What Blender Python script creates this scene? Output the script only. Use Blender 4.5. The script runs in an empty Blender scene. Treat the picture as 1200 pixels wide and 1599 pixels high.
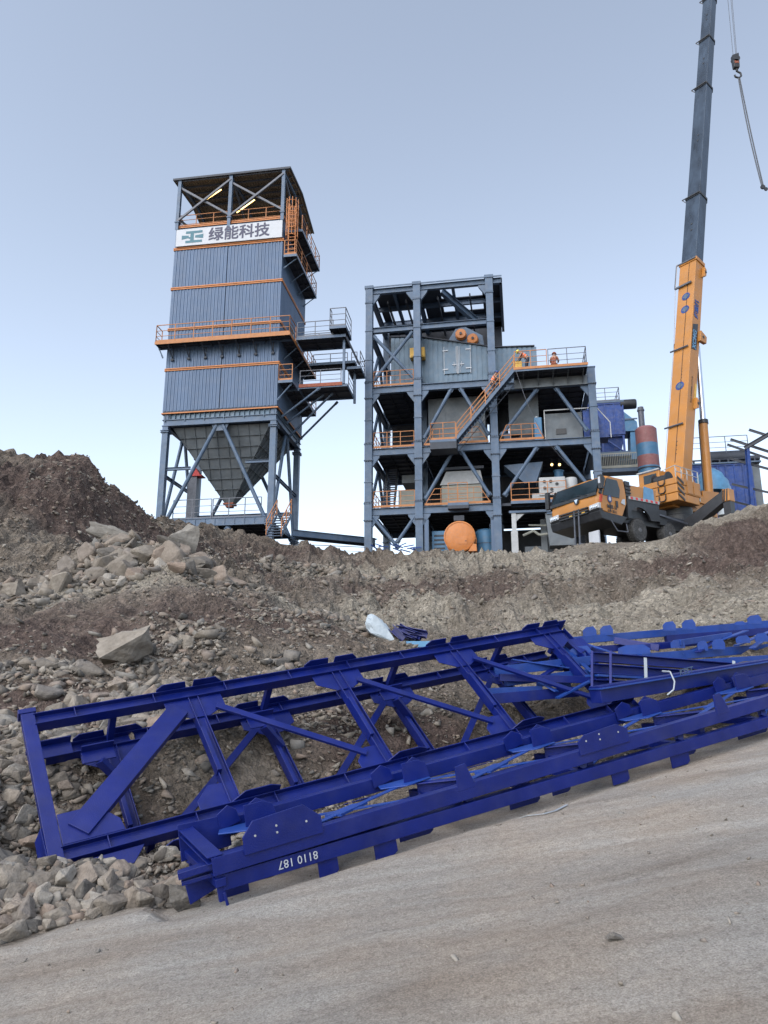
import bpy, bmesh, math, random
import numpy as np
from mathutils import Vector, Matrix
random.seed(7)
S = bpy.context.scene; COL = S.collection
R = math.radians
# ------------------------------------------------------------------ camera, sky, sun, exposure
PITCH = R(14.14); FPX = 1202.0
cam = bpy.data.cameras.new('camera'); camo = bpy.data.objects.new('camera', cam); COL.objects.link(camo)
cam.sensor_fit = 'VERTICAL'; cam.sensor_height = 36; cam.lens = 36*FPX/1599
cam.clip_start = 0.05; cam.clip_end = 3000
camo.location = (0, 0, 0); camo.rotation_euler = (R(90)+PITCH, 0, 0)
S.camera = camo
SUN_EL, SUN_AZ = 42.0, 215.0          # degrees; azimuth measured from +Y towards +X (soft light from behind the camera)
w = bpy.data.worlds.new('World'); S.world = w; w.use_nodes = True
nt = w.node_tree; bg = nt.nodes['Background']
sky = nt.nodes.new('ShaderNodeTexSky'); sky.sky_type = 'NISHITA'; sky.sun_disc = False
sky.sun_elevation = R(SUN_EL); sky.sun_rotation = R(SUN_AZ)
sky.air_density = 1.0; sky.dust_density = 2.0; sky.ozone_density = 1.0; sky.altitude = 800
hs = nt.nodes.new('ShaderNodeHueSaturation'); hs.inputs['Saturation'].default_value = .62
tn = nt.nodes.new('ShaderNodeMix'); tn.data_type = 'RGBA'; tn.blend_type = 'MULTIPLY'; tn.inputs[0].default_value = 1; tn.inputs[7].default_value = (.975, .978, .95, 1)
nt.links.new(sky.outputs[0], hs.inputs['Color']); nt.links.new(hs.outputs[0], tn.inputs[6])
nt.links.new(tn.outputs[2], bg.inputs[0]); bg.inputs[1].default_value = 0.15
sl = bpy.data.lights.new('sun', 'SUN'); sl.energy = 1.1; sl.angle = R(75); sl.color = (1, .93, .86)
so = bpy.data.objects.new('sun', sl); COL.objects.link(so)
sd = Vector((math.sin(R(SUN_AZ))*math.cos(R(SUN_EL)), math.cos(R(SUN_AZ))*math.cos(R(SUN_EL)), math.sin(R(SUN_EL))))
so.rotation_euler = sd.to_track_quat('Z', 'Y').to_euler()
S.view_settings.view_transform = 'Standard'; S.view_settings.look = 'None'
S.view_settings.exposure = 1.12; S.view_settings.gamma = 1

# ------------------------------------------------------------------ geometry of the site survey (points measured on the photo, at real distances)
CP, SP = math.cos(PITCH), math.sin(PITCH)
def ray(u, v):
    a = (u-600)/FPX; b = (799.5-v)/FPX
    return Vector((a, CP-b*SP, SP+b*CP))
def at(u, v, Y):
    r = ray(u, v); return r*(Y/r.y)
def pj(P):
    fw = P.y*CP+P.z*SP; return 600+FPX*P.x/fw, 799.5-FPX*(-P.y*SP+P.z*CP)/fw
class Fr:
    def __init__(s, o, ang):
        s.o = Vector(o); s.ang = ang; s.c = math.cos(R(ang)); s.s = math.sin(R(ang))
    def L(s, w): return Vector((w[0]*s.c-w[1]*s.s, w[0]*s.s+w[1]*s.c, w[2]))
    def W(s, l): return s.o+Vector((l[0]*s.c+l[1]*s.s, -l[0]*s.s+l[1]*s.c, l[2]))
    def pl(s, u, v, ax, val):
        r = s.L(ray(u, v)); o = s.L(-s.o); t = (val-o[ax])/r[ax]; return o+t*r
T = Fr((-7.12, 48, 10.4), 8.76)      # filter tower
C = Fr((-1.07, 52, 9.96), 9.99)      # crusher building
K = Fr((11.2, 39, 9.0), 53)          # crane carrier

# ------------------------------------------------------------------ materials
def mat(name, col, rough=.6, metal=0., var=.25, scale=3., bump=0., bscale=20., col2=None, spec=.5, emit=None, stretch=None, dust=0.):
    m = bpy.data.materials.new(name); m.use_nodes = True; n = m.node_tree; N = n.nodes; Lk = n.links
    b = N['Principled BSDF']; b.inputs['Roughness'].default_value = rough; b.inputs['Metallic'].default_value = metal
    b.inputs['Specular IOR Level'].default_value = spec
    tc = N.new('ShaderNodeTexCoord'); mp = N.new('ShaderNodeMapping'); Lk.new(tc.outputs['Object'], mp.inputs[0])
    if stretch: mp.inputs['Scale'].default_value = stretch
    nz = N.new('ShaderNodeTexNoise'); nz.inputs['Scale'].default_value = scale; nz.inputs['Detail'].default_value = 6; nz.inputs['Roughness'].default_value = .65
    Lk.new(mp.outputs[0], nz.inputs['Vector'])
    cr = N.new('ShaderNodeValToRGB'); cr.color_ramp.elements[0].position = .3; cr.color_ramp.elements[1].position = .72
    c1 = tuple(c*(1-var) for c in col)+(1,)
    c2 = (tuple(col2)+(1,)) if col2 else tuple(min(1, c*(1+var)) for c in col)+(1,)
    cr.color_ramp.elements[0].color = c1; cr.color_ramp.elements[1].color = c2
    Lk.new(nz.outputs['Fac'], cr.inputs[0]); out = cr.outputs[0]
    if dust:
        n2 = N.new('ShaderNodeTexNoise'); n2.inputs['Scale'].default_value = scale*2.3; n2.inputs['Detail'].default_value = 8
        Lk.new(tc.outputs['Object'], n2.inputs['Vector'])
        mr = N.new('ShaderNodeMapRange'); mr.inputs[1].default_value = .45; mr.inputs[2].default_value = .8; mr.inputs[4].default_value = dust
        Lk.new(n2.outputs['Fac'], mr.inputs[0])
        mx = N.new('ShaderNodeMix'); mx.data_type = 'RGBA'; mx.inputs[7].default_value = (.21, .21, .215, 1)
        Lk.new(mr.outputs[0], mx.inputs[0]); Lk.new(out, mx.inputs[6]); out = mx.outputs[2]
    Lk.new(out, b.inputs['Base Color'])
    if bump:
        n3 = N.new('ShaderNodeTexNoise'); n3.inputs['Scale'].default_value = bscale; n3.inputs['Detail'].default_value = 8
        Lk.new(tc.outputs['Object'], n3.inputs['Vector'])
        bp = N.new('ShaderNodeBump'); bp.inputs['Strength'].default_value = bump; bp.inputs['Distance'].default_value = .03
        Lk.new(n3.outputs['Fac'], bp.inputs['Height']); Lk.new(bp.outputs[0], b.inputs['Normal'])
    if emit:
        b.inputs['Emission Color'].default_value = tuple(emit[0])+(1,); b.inputs['Emission Strength'].default_value = emit[1]
    return m
M = {}
M['steel'] = mat('painted_steel_grey_blue', (.06, .10, .165), .5, .15, .2, 1.3, dust=.25)
M['clad'] = mat('corrugated_cladding', (.055, .092, .16), .42, .3, .14, .8, stretch=(1, 1, .15), dust=.12)
M['clad2'] = mat('grey_panel', (.075, .12, .17), .45, .35, .18, 1.2, dust=.25)
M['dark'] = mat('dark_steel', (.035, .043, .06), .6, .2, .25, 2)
M['roof'] = mat('roof_sheet', (.24, .19, .13), .45, .4, .3, 2)
M['orange'] = mat('orange_paint', (.44, .15, .03), .5, 0, .15, 3, dust=.2)
M['orange_d'] = mat('orange_rail_paint', (.36, .14, .04), .55, 0, .2, 3, dust=.2)
M['galv'] = mat('grey_rail_steel', (.09, .10, .125), .5, .3, .2, 3)
M['hopper'] = mat('hopper_plate', (.115, .135, .155), .6, .3, .25, 1.2, dust=.3)
M['white'] = mat('white_paint', (.42, .45, .5), .5, 0, .06, 2, dust=.1)
M['offwhite'] = mat('dirty_white', (.34, .36, .38), .5, 0, .15, 3, dust=.3)
M['beige'] = mat('beige_plate', (.27, .28, .25), .6, 0, .15, 1.5, dust=.3)
M['teal'] = mat('teal_logo', (.02, .12, .17), .5, 0, .1)
M['navy'] = mat('navy_ink', (.02, .025, .07), .5, 0, .1)
M['yellow'] = mat('yellow_paint', (.6, .36, .05), .5, 0, .15, 3, dust=.3)
M['red'] = mat('red_paint', (.5, .03, .03), .5, 0, .2)
M['truss'] = mat('deep_blue_paint', (.002, .010, .13), .36, 0, .22, 2.5, bump=.12, bscale=90, dust=.05, spec=.4)
M['trussl'] = mat('sky_lit_blue_paint', (.01, .045, .24), .4, 0, .25, 2.5, bump=.12, bscale=60, dust=.08, spec=.4)  # brighter copy of the deep blue: sky light painted in, plus faint dust mix
M['crane'] = mat('crane_yellow', (.39, .165, .03), .4, 0, .12, .9, dust=.18)
M['boomd'] = mat('boom_slate_blue', (.018, .034, .06), .25, .3, .5, .35, col2=(.06, .09, .135), stretch=(3, 3, .6))
M['black'] = mat('black_paint', (.015, .017, .022), .45, 0, .3, 3, dust=.06)
M['rubber'] = mat('tyre_rubber', (.035, .036, .038), .85, 0, .3, 6, bump=.4, bscale=40, dust=.45)
M['rim'] = mat('wheel_rim', (.12, .12, .13), .5, .4, .3, 4, dust=.4)
M['glass'] = mat('dark_glass', (.012, .022, .03), .1, 0, .3, 2, spec=.5)
M['chrome'] = mat('chrome_rod', (.6, .63, .68), .15, 1, .05, 2)
M['bluebox'] = mat('blue_dust_collector', (.010, .045, .21), .55, .1, .3, 1.6, dust=.3)
M['skyblue'] = mat('sky_blue_paint', (.05, .16, .3), .5, .1, .2, 1.4, dust=.3)
M['brick'] = mat('faded_red_paint', (.22, .09, .095), .6, 0, .2, 2, dust=.25)
M['tarp'] = mat('blue_tarp', (.09, .24, .42), .35, 0, .2, 2, bump=.6, bscale=3)
M['strap'] = mat('white_strap', (.3, .34, .38), .35, 0, .1)
M['bag'] = mat('white_woven_bag', (.36, .42, .47), .6, 0, .12, 3, bump=.6, bscale=9)
M['skin'] = mat('skin', (.35, .2, .14), .6, 0, .1)
M['vest'] = mat('orange_vest', (.85, .17, .05), .7, 0, .15, 9)
M['cloth'] = mat('dark_cloth', (.035, .04, .06), .85, 0, .3, 8)
M['rust'] = mat('rusty_brown_cloth', (.25, .08, .05), .85, 0, .3, 8)
M['helmet'] = mat('yellow_helmet', (.65, .6, .08), .35, 0, .05)
M['helmetb'] = mat('blue_helmet', (.03, .06, .2), .35, 0, .05)
M['lamp'] = mat('lamp_tube', (.9, .8, .5), .4, 0, .02, emit=((1, .62, .2), 2.2))
M['rope'] = mat('steel_rope', (.11, .12, .14), .6, .3, .2, 8)
M['ropel'] = mat('pale_rope', (.4, .34, .3), .8, 0, .2, 8)

# ------------------------------------------------------------------ mesh builder
class MB:
    def __init__(s): s.v = []; s.f = []
    def add(s, vs, fs):
        n = len(s.v); s.v += [tuple(v) for v in vs]; s.f += [[i+n for i in f] for f in fs]; return s
    def hexa(s, p):   # 8 pts: bottom 4, top 4
        return s.add(p, [(3, 2, 1, 0), (4, 5, 6, 7), (0, 1, 5, 4), (1, 2, 6, 5), (2, 3, 7, 6), (3, 0, 4, 7)])
    def box(s, x0, x1, y0, y1, z0, z1):
        return s.hexa([(x0, y0, z0), (x1, y0, z0), (x1, y1, z0), (x0, y1, z0), (x0, y0, z1), (x1, y0, z1), (x1, y1, z1), (x0, y1, z1)])
    def sweep(s, prof, p0, p1, up):
        p0 = Vector(p0); p1 = Vector(p1); d = (p1-p0).normalized(); up = Vector(up)
        if abs(d.dot(up.normalized())) > .98: up = Vector((0, 1, 0)) if abs(d.y) < .9 else Vector((1, 0, 0))
        a = d.cross(up).normalized(); b = a.cross(d)
        n = len(prof)
        vs = [p0+a*x+b*y for x, y in prof]+[p1+a*x+b*y for x, y in prof]
        return s.add(vs, [tuple(range(n))[::-1], tuple(range(n, 2*n))]+[(i, (i+1) % n, n+(i+1) % n, n+i) for i in range(n)])
    def bar(s, p0, p1, w, h=None, up=(0, 0, 1)):
        h = h or w; return s.sweep([(-w/2, -h/2), (w/2, -h/2), (w/2, h/2), (-w/2, h/2)], p0, p1, up)
    def H(s, p0, p1, w, h, t=.014, up=(0, 0, 1)):   # web along 'up'
        a, b = w/2, h/2
        return s.sweep([(-a, -b), (a, -b), (a, -b+t), (t/2, -b+t), (t/2, b-t), (a, b-t), (a, b), (-a, b), (-a, b-t), (-t/2, b-t), (-t/2, -b+t), (-a, -b+t)], p0, p1, up)
    def U(s, p0, p1, w, h, t=.014, up=(0, 0, 1), flip=1):
        a, b = w/2*flip, h/2
        pr = [(-a, -b), (a, -b), (a, -b+t), (-a+t*flip, -b+t), (-a+t*flip, b-t), (a, b-t), (a, b), (-a, b)]
        return s.sweep(pr, p0, p1, up)
    def ang(s, p0, p1, w, t=.012, up=(0, 0, 1)):
        return s.sweep([(0, 0), (w, 0), (w, t), (t, t), (t, w), (0, w)], p0, p1, up)
    def tube(s, p0, p1, r, n=10, r1=None):
        r1 = r if r1 is None else r1
        p0 = Vector(p0); p1 = Vector(p1); d = (p1-p0).normalized(); up = Vector((0, 0, 1)) if abs(d.z) < .95 else Vector((0, 1, 0))
        a = d.cross(up).normalized(); b = a.cross(d)
        c = [(math.cos(2*math.pi*i/n), math.sin(2*math.pi*i/n)) for i in range(n)]
        vs = [p0+a*x*r+b*y*r for x, y in c]+[p1+a*x*r1+b*y*r1 for x, y in c]
        return s.add(vs, [tuple(range(n))[::-1], tuple(range(n, 2*n))]+[(i, (i+1) % n, n+(i+1) % n, n+i) for i in range(n)])
    def path(s, pts, r, n=6):
        for a, b in zip(pts[:-1], pts[1:]): s.tube(a, b, r, n)
        return s
    def plate(s, pts, t, nrm=None):
        pts = [Vector(p) for p in pts]
        if nrm is None:
            nrm = Vector((0, 0, 0))
            for i in range(len(pts)): nrm += pts[i].cross(pts[(i+1) % len(pts)])
            nrm = (pts[1]-pts[0]).cross(pts[2]-pts[0]).normalized() if nrm.length < 1e-9 else nrm.normalized()
            q = Vector((0, 0, 0))
            for i in range(1, len(pts)-1): q += (pts[i]-pts[0]).cross(pts[i+1]-pts[0])
            nrm = q.normalized()
        n = len(pts); o = Vector(nrm)*(t/2)
        return s.add([p-o for p in pts]+[p+o for p in pts], [tuple(range(n))[::-1], tuple(range(n, 2*n))]+[(i, (i+1) % n, n+(i+1) % n, n+i) for i in range(n)])
    def lathe(s, prof, c, axis, n=24):   # prof (r, h)
        c = Vector(c); d = Vector(axis).normalized(); up = Vector((0, 0, 1)) if abs(d.z) < .95 else Vector((0, 1, 0))
        a = d.cross(up).normalized(); b = a.cross(d); vs = []; fs = []
        for r, h in prof:
            for i in range(n):
                t = 2*math.pi*i/n; vs.append(c+d*h+a*math.cos(t)*r+b*math.sin(t)*r)
        for k in range(len(prof)-1):
            for i in range(n): j = (i+1) % n; fs.append((k*n+i, k*n+j, (k+1)*n+j, (k+1)*n+i))
        fs.append(tuple(range(n))[::-1]); fs.append(tuple(range((len(prof)-1)*n, len(prof)*n)))
        return s.add(vs, fs)
    def build(s, name, m, parent=None, off=None, smooth=False, bev=0):
        me = bpy.data.meshes.new(name)
        vs = s.v if off is None else [(a-off[0], b-off[1], c-off[2]) for a, b, c in s.v]
        me.from_pydata(vs, [], s.f); me.validate(); me.update()
        bm = bmesh.new(); bm.from_mesh(me); bmesh.ops.recalc_face_normals(bm, faces=bm.faces); bm.to_mesh(me); bm.free()
        if smooth:
            for p in me.polygons: p.use_smooth = True
            me.set_sharp_from_angle(angle=R(38))
        me.materials.append(m if not isinstance(m, str) else M[m])
        o = bpy.data.objects.new(name, me); COL.objects.link(o)
        if parent: o.parent = parent
        if bev:
            bv = o.modifiers.new('bevel', 'BEVEL'); bv.width = bev; bv.segments = 2; bv.limit_method = 'ANGLE'
        return o
def thing(name, label, cat, loc=(0, 0, 0), ang=0, group=None):
    o = bpy.data.objects.new(name, None); COL.objects.link(o); o.location = loc; o.rotation_euler = (0, 0, -R(ang)); o.empty_display_size = .3
    o['label'] = label; o['category'] = cat
    if group: o['group'] = group
    return o
def tag(o, label, cat, group=None, loc=None, ang=None):
    o['label'] = label; o['category'] = cat
    if group: o['group'] = group
    if loc is not None: o.location = loc
    if ang is not None: o.rotation_euler = (0, 0, -R(ang))
    return o
def text(name, body, m, size, o, xd, yd, parent, ext=.004, bold=0., off=None):
    """flat lettering standing at o (lower-left), running along xd, upright yd"""
    cu = bpy.data.curves.new(name, 'FONT'); cu.body = body; cu.size = size; cu.extrude = ext; cu.offset = bold; cu.resolution_u = 2
    t = bpy.data.objects.new('tmp', cu); COL.objects.link(t)
    dg = bpy.context.evaluated_depsgraph_get(); me = bpy.data.meshes.new_from_object(t.evaluated_get(dg)); me.name = name
    bpy.data.objects.remove(t)
    xd = Vector(xd).normalized(); yd = Vector(yd).normalized(); zd = xd.cross(yd).normalized()
    mx = Matrix((xd, yd, zd)).transposed().to_4x4(); mx.translation = Vector(o)-(Vector(off) if off is not None else Vector((0, 0, 0)))
    me.transform(mx); me.materials.clear(); me.materials.append(M[m])
    ob = bpy.data.objects.new(name, me); COL.objects.link(ob); ob.parent = parent; return ob
def railing(parent, runs, m='orange_d', h=1.1, step=1.3, toe=True, r=.022, name='railing'):
    b = MB()
    for pts in runs:
        pts = [Vector(p) for p in pts]
        for p, q in zip(pts[:-1], pts[1:]):
            L = (q-p).length; n = max(1, round(L/step))
            for k in range(n+1):
                c = p.lerp(q, k/n); b.bar(c, c+Vector((0, 0, h)), .05, .05)
            for z in (h, h*.66, h*.34): b.bar(p+Vector((0, 0, z)), q+Vector((0, 0, z)), .045 if z == h else .03)
            if toe: b.bar(p+Vector((0, 0, .07)), q+Vector((0, 0, .07)), .012, .14)
    return b.build(name, m, parent)
def deck(parent, x0, x1, y0, y1, z, m='dark', fascia='steel', name='deck', ribs=True):
    b = MB(); b.box(x0+.03, x1-.03, y0+.03, y1-.03, z-.05, z)
    if ribs:
        n = max(2, int((x1-x0)/.9)); k2 = max(2, int((y1-y0)/.9))
        for i in range(1, n): x = x0+(x1-x0)*i/n; b.box(x-.02, x+.02, y0+.05, y1-.05, z-.17, z-.053)
        for i in range(1, k2): y = y0+(y1-y0)*i/k2; b.box(x0+.05, x1-.05, y-.02, y+.02, z-.15, z-.055)
    o = b.build(name, m, parent)
    f = MB(); t = .03
    f.box(x0, x1, y0, y0+t, z-.18, z+.01); f.box(x0, x1, y1-t, y1, z-.18, z+.01)
    f.box(x0, x0+t, y0+t, y1-t, z-.18, z+.01); f.box(x1-t, x1, y0+t, y1-t, z-.18, z+.01)
    f.build('deck_edge', fascia, parent); return o
def corr(b, p0, p1, z0, z1, nrm, pitch=.25, dep=.032):
    p0 = Vector((p0[0], p0[1], 0)); p1 = Vector((p1[0], p1[1], 0)); d = (p1-p0); L = d.length; d.normalize(); nrm = Vector(nrm)
    n = max(1, round(L/pitch)); pt = L/n; ln = []
    for i in range(n):
        s = i*pt; ln += [(s, 0), (s+pt*.35, 0), (s+pt*.5, dep), (s+pt*.85, dep)]
    ln.append((L, 0)); vs = []
    for s, o in ln:
        q = p0+d*s+nrm*o; vs += [(q.x, q.y, z0), (q.x, q.y, z1)]
    b.add(vs, [(2*i, 2*i+2, 2*i+3, 2*i+1) for i in range(len(ln)-1)])

# ------------------------------------------------------------------ terrain
def vnoise(x, y, seed):
    xi = np.floor(x).astype(np.int64); yi = np.floor(y).astype(np.int64); fx = x-xi; fy = y-yi
    fx = fx*fx*(3-2*fx); fy = fy*fy*(3-2*fy)
    def h(a, b):
        k = (a*374761393+b*668265263+seed*974634777) & 0xffffffff
        k = ((k ^ (k >> 13))*1274126177) & 0xffffffff
        return ((k ^ (k >> 16)) & 0xffff)/65535.
    return (h(xi, yi)*(1-fx)+h(xi+1, yi)*fx)*(1-fy)+(h(xi, yi+1)*(1-fx)+h(xi+1, yi+1)*fx)*fy
def fbm(x, y, seed, oc=5, ridge=False):
    t = 0; a = .5; s = 0
    for i in range(oc):
        v = vnoise(x*2**i+i*17.3, y*2**i-i*9.1, seed+i)
        if ridge: v = 1-abs(2*v-1)
        t = t+v*a; s += a; a *= .5
    return t/s
CPTS = [  # (u, v, distance) survey of the slope
 # left hill
 (0,1475,5.9),(-250,1500,5.6),(0,1400,6.3),(120,1430,6.2),(250,1395,6.35),(0,1300,7.2),(-250,1300,7.4),(150,1330,7.4),(0,1200,8.6),(-300,1180,9),(200,1200,8.8),(330,1180,9.2),
 (0,1100,10.5),(200,1090,10.8),(350,1080,11),(0,1010,12.6),(100,1040,12.0),(190,1050,12.2),(330,1010,13.2),(450,1060,12.6),(560,1060,12.8),(640,1040,14.5),
 (-200,935,15),(0,945,15),(90,915,16),(160,872,17),(290,885,17.5),(400,925,18),(500,960,19),(580,990,19.5),(640,1010,18),
 (70,890,21.5),(0,868,22),(160,858,23),(260,868,24),(0,800,25),(-250,780,25),(0,722,29),(60,720,30),(-250,700,29),(130,732,31),(172,775,32),(203,812,34),(150,795,28.6),(150,858,27.6),(190,822,30.2),(192,862,29),(125,800,27.4),(120,862,26),(250,868,29),(90,945,18.6),(160,905,19.6),(225,905,19.8),(290,918,20),(345,930,20.2),(400,965,20.6),(40,965,18),
 (300,862,34),(360,872,33),(420,890,34),(300,828,43),(205,822,43.5),(420,848,45),(460,850,46),(500,900,33),(560,940,27),(600,950,26),
 (560,867,47),(700,869,47),(840,867,46),(900,864,41),(960,856,37.5),(1010,852,37),(1055,834,37),(1100,819,37),(1200,789,38),(1320,760,38),
 (560,900,36),(700,910,33),(850,905,32),(1000,890,31),(1100,870,30),(1200,850,29),(1350,830,28),
 (640,960,24),(760,955,23),(900,945,22),(1050,935,20),(1200,920,19),(1400,900,18),
 (700,1040,15.5),(820,1030,15.5),(960,1000,15.5),(1100,990,14.5),(1200,980,14),(1400,960,13),
 (760,1100,12),(950,1080,12),(1200,1060,10.6),(500,1180,9.8),(420,1230,8.7),(600,1170,10),(1350,1040,10.2)]
CW = [tuple(at(*p)) for p in CPTS]
def road_z(x, y): return -1.6+.155*x+.068*y
for x, y in [(-12, -3), (-6, 0), (0, 0), (8, 0), (16, 0), (-6, 3.5), (-3, 3.5), (0, 3.5), (3, 4), (8, 5), (14, 8), (-1.2, 6.3), (.6, 7.2), (2.5, 8.1), (4.3, 8.9), (6.5, 9.8), (2, 6), (5, 7), (10, 11), (0, 5.5), (-2.2, 5.2), (-10, 4), (18, 12)]:
    CW.append((x, y, road_z(x, y)))
for x, y, z in [(-40, 30, 9.5), (-40, 48, 10.2), (-28, 60, 10.2), (-14, 50, 10.35), (-8, 52, 10.3), (-4, 58, 10.1), (-3, 50.5, 9.6), (4, 52, 9.8), (12, 54, 9.8), (18, 58, 9.8), (24, 50, 9.5), (34, 52, 9.9), (34, 44, 9.9), (0, 75, 9.8), (-30, 78, 10), (35, 75, 9.8), (22, 41, 9.5), (24, 34, 8.7), (30, 22, 6), (-14, 10, 1.5), (-30, 12, 3), (-40, 5, 1), (30, 8, 2.5), (40, 30, 9), (16.2, 38.8, 8.5), (13, 38.6, 8.0), (10.5, 40.5, 8.3), (13.9, 41.4, 8.66), (12.3, 43.5, 8.68), (16.2, 43.1, 8.8), (18.5, 45.5, 9.0)]:
    CW.append((x, y, z))
CW = np.array(CW)
def tps(r2): return r2*np.log(r2+1e-9)*.5
def fit_tps():
    P = CW[:, :2]; n = len(P)
    D2 = ((P[:, None]-P[None])**2).sum(-1)
    A = np.zeros((n+3, n+3)); A[:n, :n] = tps(D2)+np.eye(n)*.06; A[:n, n] = 1; A[:n, n+1:] = P; A[n, :n] = 1; A[n+1:, :n] = P.T
    return np.linalg.solve(A, np.concatenate([CW[:, 2], [0, 0, 0]]))
TW = fit_tps()
def smooth01(t): t = np.clip(t, 0, 1); return t*t*(3-2*t)
EX = np.array([-60, -12, -5, -2.66, -1.15, .6, 2.6, 4.3, 6.8, 12, 40]); EY = np.array([3, 4.6, 5.3, 5.9, 6.75, 7.75, 8.7, 9.4, 10.4, 13, 26])
def edge_d(x, y): return (y-np.interp(x, EX, EY))*.85      # >0 beyond the road edge
def base_h(x, y):
    x = np.asarray(x, float); y = np.asarray(y, float); sh = x.shape; xf = np.clip(x.ravel(), -40, 40); yf = np.clip(y.ravel(), -3, 78)
    out = np.empty(len(xf)); P = CW[:, :2]
    for i in range(0, len(xf), 40000):
        a = xf[i:i+40000, None]-P[None, :, 0]; b = yf[i:i+40000, None]-P[None, :, 1]
        out[i:i+40000] = tps(a*a+b*b)@TW[:-3]+TW[-3]+TW[-2]*xf[i:i+40000]+TW[-1]*yf[i:i+40000]
    h = out.reshape(sh); r = road_z(np.clip(x, -40, 40), np.clip(y, -3, 78))
    k = smooth01((edge_d(x, y)+.25)/1.1)
    return h*k+r*(1-k)
# the ground lies just under the steel that rests on it
_TL = at(45, 1130, 8.2); _TR = at(868, 985, 12.0); _BL = at(75, 1345, 7.3)
_E1 = (_TR-_TL).normalized(); _LA = (_TR-_TL).length; _e2 = _BL-_TL; _e2 = _e2-_E1*_e2.dot(_E1); _WA = _e2.length; _E2 = _e2.normalized(); _EN = _E1.cross(_E2)
if _EN.dot(-_TL) < 0: _EN = -_EN
_L0 = at(345, 1380, 6.2); _L1 = at(1200, 1128, 8.92); _LD = (_L1-_L0).normalized()
def clampfn(x, y):
    B = _TL+_E2*_WA; hx = Vector((_E1.x, _E1.y)); n2 = hx.length
    s = ((x-B.x)*_E1.x+(y-B.y)*_E1.y)/(n2*n2)
    P0 = _TL-_EN*.68; pz = P0.z-(_EN.x*(x-P0.x)+_EN.y*(y-P0.y))/_EN.z
    cz_ = B.z+_E1.z*s-.20
    out = np.maximum(0, np.maximum(-.3-s, s-_LA-.5)); lat = ((x-B.x)*_E1.y-(y-B.y)*_E1.x)/n2      # >0 towards the road
    zA = np.maximum(pz, cz_)+out*.8+np.maximum(0, lat-.35)*1.2
    hb = Vector((_LD.x, _LD.y)); nb = hb.length; sb = ((x-_L0.x)*_LD.x+(y-_L0.y)*_LD.y)/(nb*nb); q = ((y-_L0.y)*_LD.x-(x-_L0.x)*_LD.y)/nb
    zB = _L0.z+_LD.z*sb-.19+np.maximum(0, -.35-sb)*.8+np.maximum(0, -.1-q)*.6+np.maximum(0, q-1.35)*.9
    zB = np.where(sb > 13, 1e3, zB)
    return np.minimum(zA, zB)
def height(x, y):
    x = np.asarray(x, float); y = np.asarray(y, float); h = base_h(x, y); k = smooth01((edge_d(x, y)-.05)/1.2); near = clampfn(x, y)
    gul = (fbm(x*1.5, y*.22+3, 91, 4, True)-.6)*.9*smooth01((y-18)/8)
    plat = np.maximum(smooth01((y-43.5)/4)*.95, smooth01((x-7)/2)*smooth01((y-33.5)/4)*.88)
    rough = k*(1-plat)
    far = smooth01((y-9)/16)
    rg = fbm(x*.32, y*.32, 11, 5, True)-.62
    rg2 = fbm(x*1.1+5, y*.8, 23, 4, True)-.62
    fine = (fbm(x*2.3, y*2.3, 31, 5, True)-.6)*1.5
    h = h+rough*(gul+rg*(.35+.85*far)+rg2*(.22+.5*far)+fine*(.12+.16*far))
    t = (x*.42*1-y*.9); rut = .022*np.sin(t*3.6+fbm(x*.3, y*.3, 44, 3)*5)*smooth01(fbm(x*.35+9, y*.35, 46, 3)*2-.4)+(fbm(x*9, y*9, 63, 3)-.5)*.014+(fbm((x*.87+y*.42)*.25, t*3.2, 51, 4)-.5)*.05+(fbm(x*4, y*4, 61, 3)-.5)*.018
    h = h+(1-k)*rut
    return np.minimum(h, near)
xs = np.concatenate([np.linspace(-900, -60, 12), np.linspace(-58, -17, 60), np.linspace(-16.8, 24, 430), np.linspace(24.5, 60, 60), np.linspace(80, 900, 12)])
ys = np.concatenate([np.linspace(-300, -8, 10), np.linspace(-6, 3, 20), np.linspace(3.1, 20, 300), np.linspace(20.1, 49, 240), np.linspace(50, 90, 40), np.linspace(110, 1500, 16)])
GX, GY = np.meshgrid(xs, ys); GZ = height(GX, GY)
nx, ny = len(xs), len(ys)
me = bpy.data.meshes.new('ground')
idx = np.arange(nx*ny).reshape(ny, nx)
F = np.stack([idx[:-1, :-1], idx[:-1, 1:], idx[1:, 1:], idx[1:, :-1]], -1).reshape(-1, 4)
me.from_pydata(np.stack([GX, GY, GZ], -1).reshape(-1, 3).tolist(), [], F.tolist())
for p in me.polygons: pass
def blobs(x, y, L):
    t = np.zeros_like(x)
    for u, v, Y, rx, ry in L:
        c = at(u, v, Y); t = np.maximum(t, np.exp(-(((x-c.x)/rx)**2+((y-c.y)/ry)**2)))
    return t
RED = [(170,830,31,2,2),(190,845,29,2,2),(60,1000,13.2,1.6,.6),(230,975,14.2,2.5,.5),(130,825,27.5,3,2),(60,770,27,4,1.3),(160,765,31,3,2.5),(420,885,32,5,3),(470,868,38,4,4),(290,868,31,4,3),(300,965,14.6,2.2,.8),(420,975,15.5,1.4,.8),(120,985,13,1.5,.8),(1010,905,29,2.6,4),(640,925,28,4,3.5),(790,910,32,3.5,3),(1120,860,30,3,3),(20,1150,10,1.2,1),(230,1230,8,.9,.5),(620,1110,10.5,1.2,.8),(1180,880,26,2.5,3)]
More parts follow.
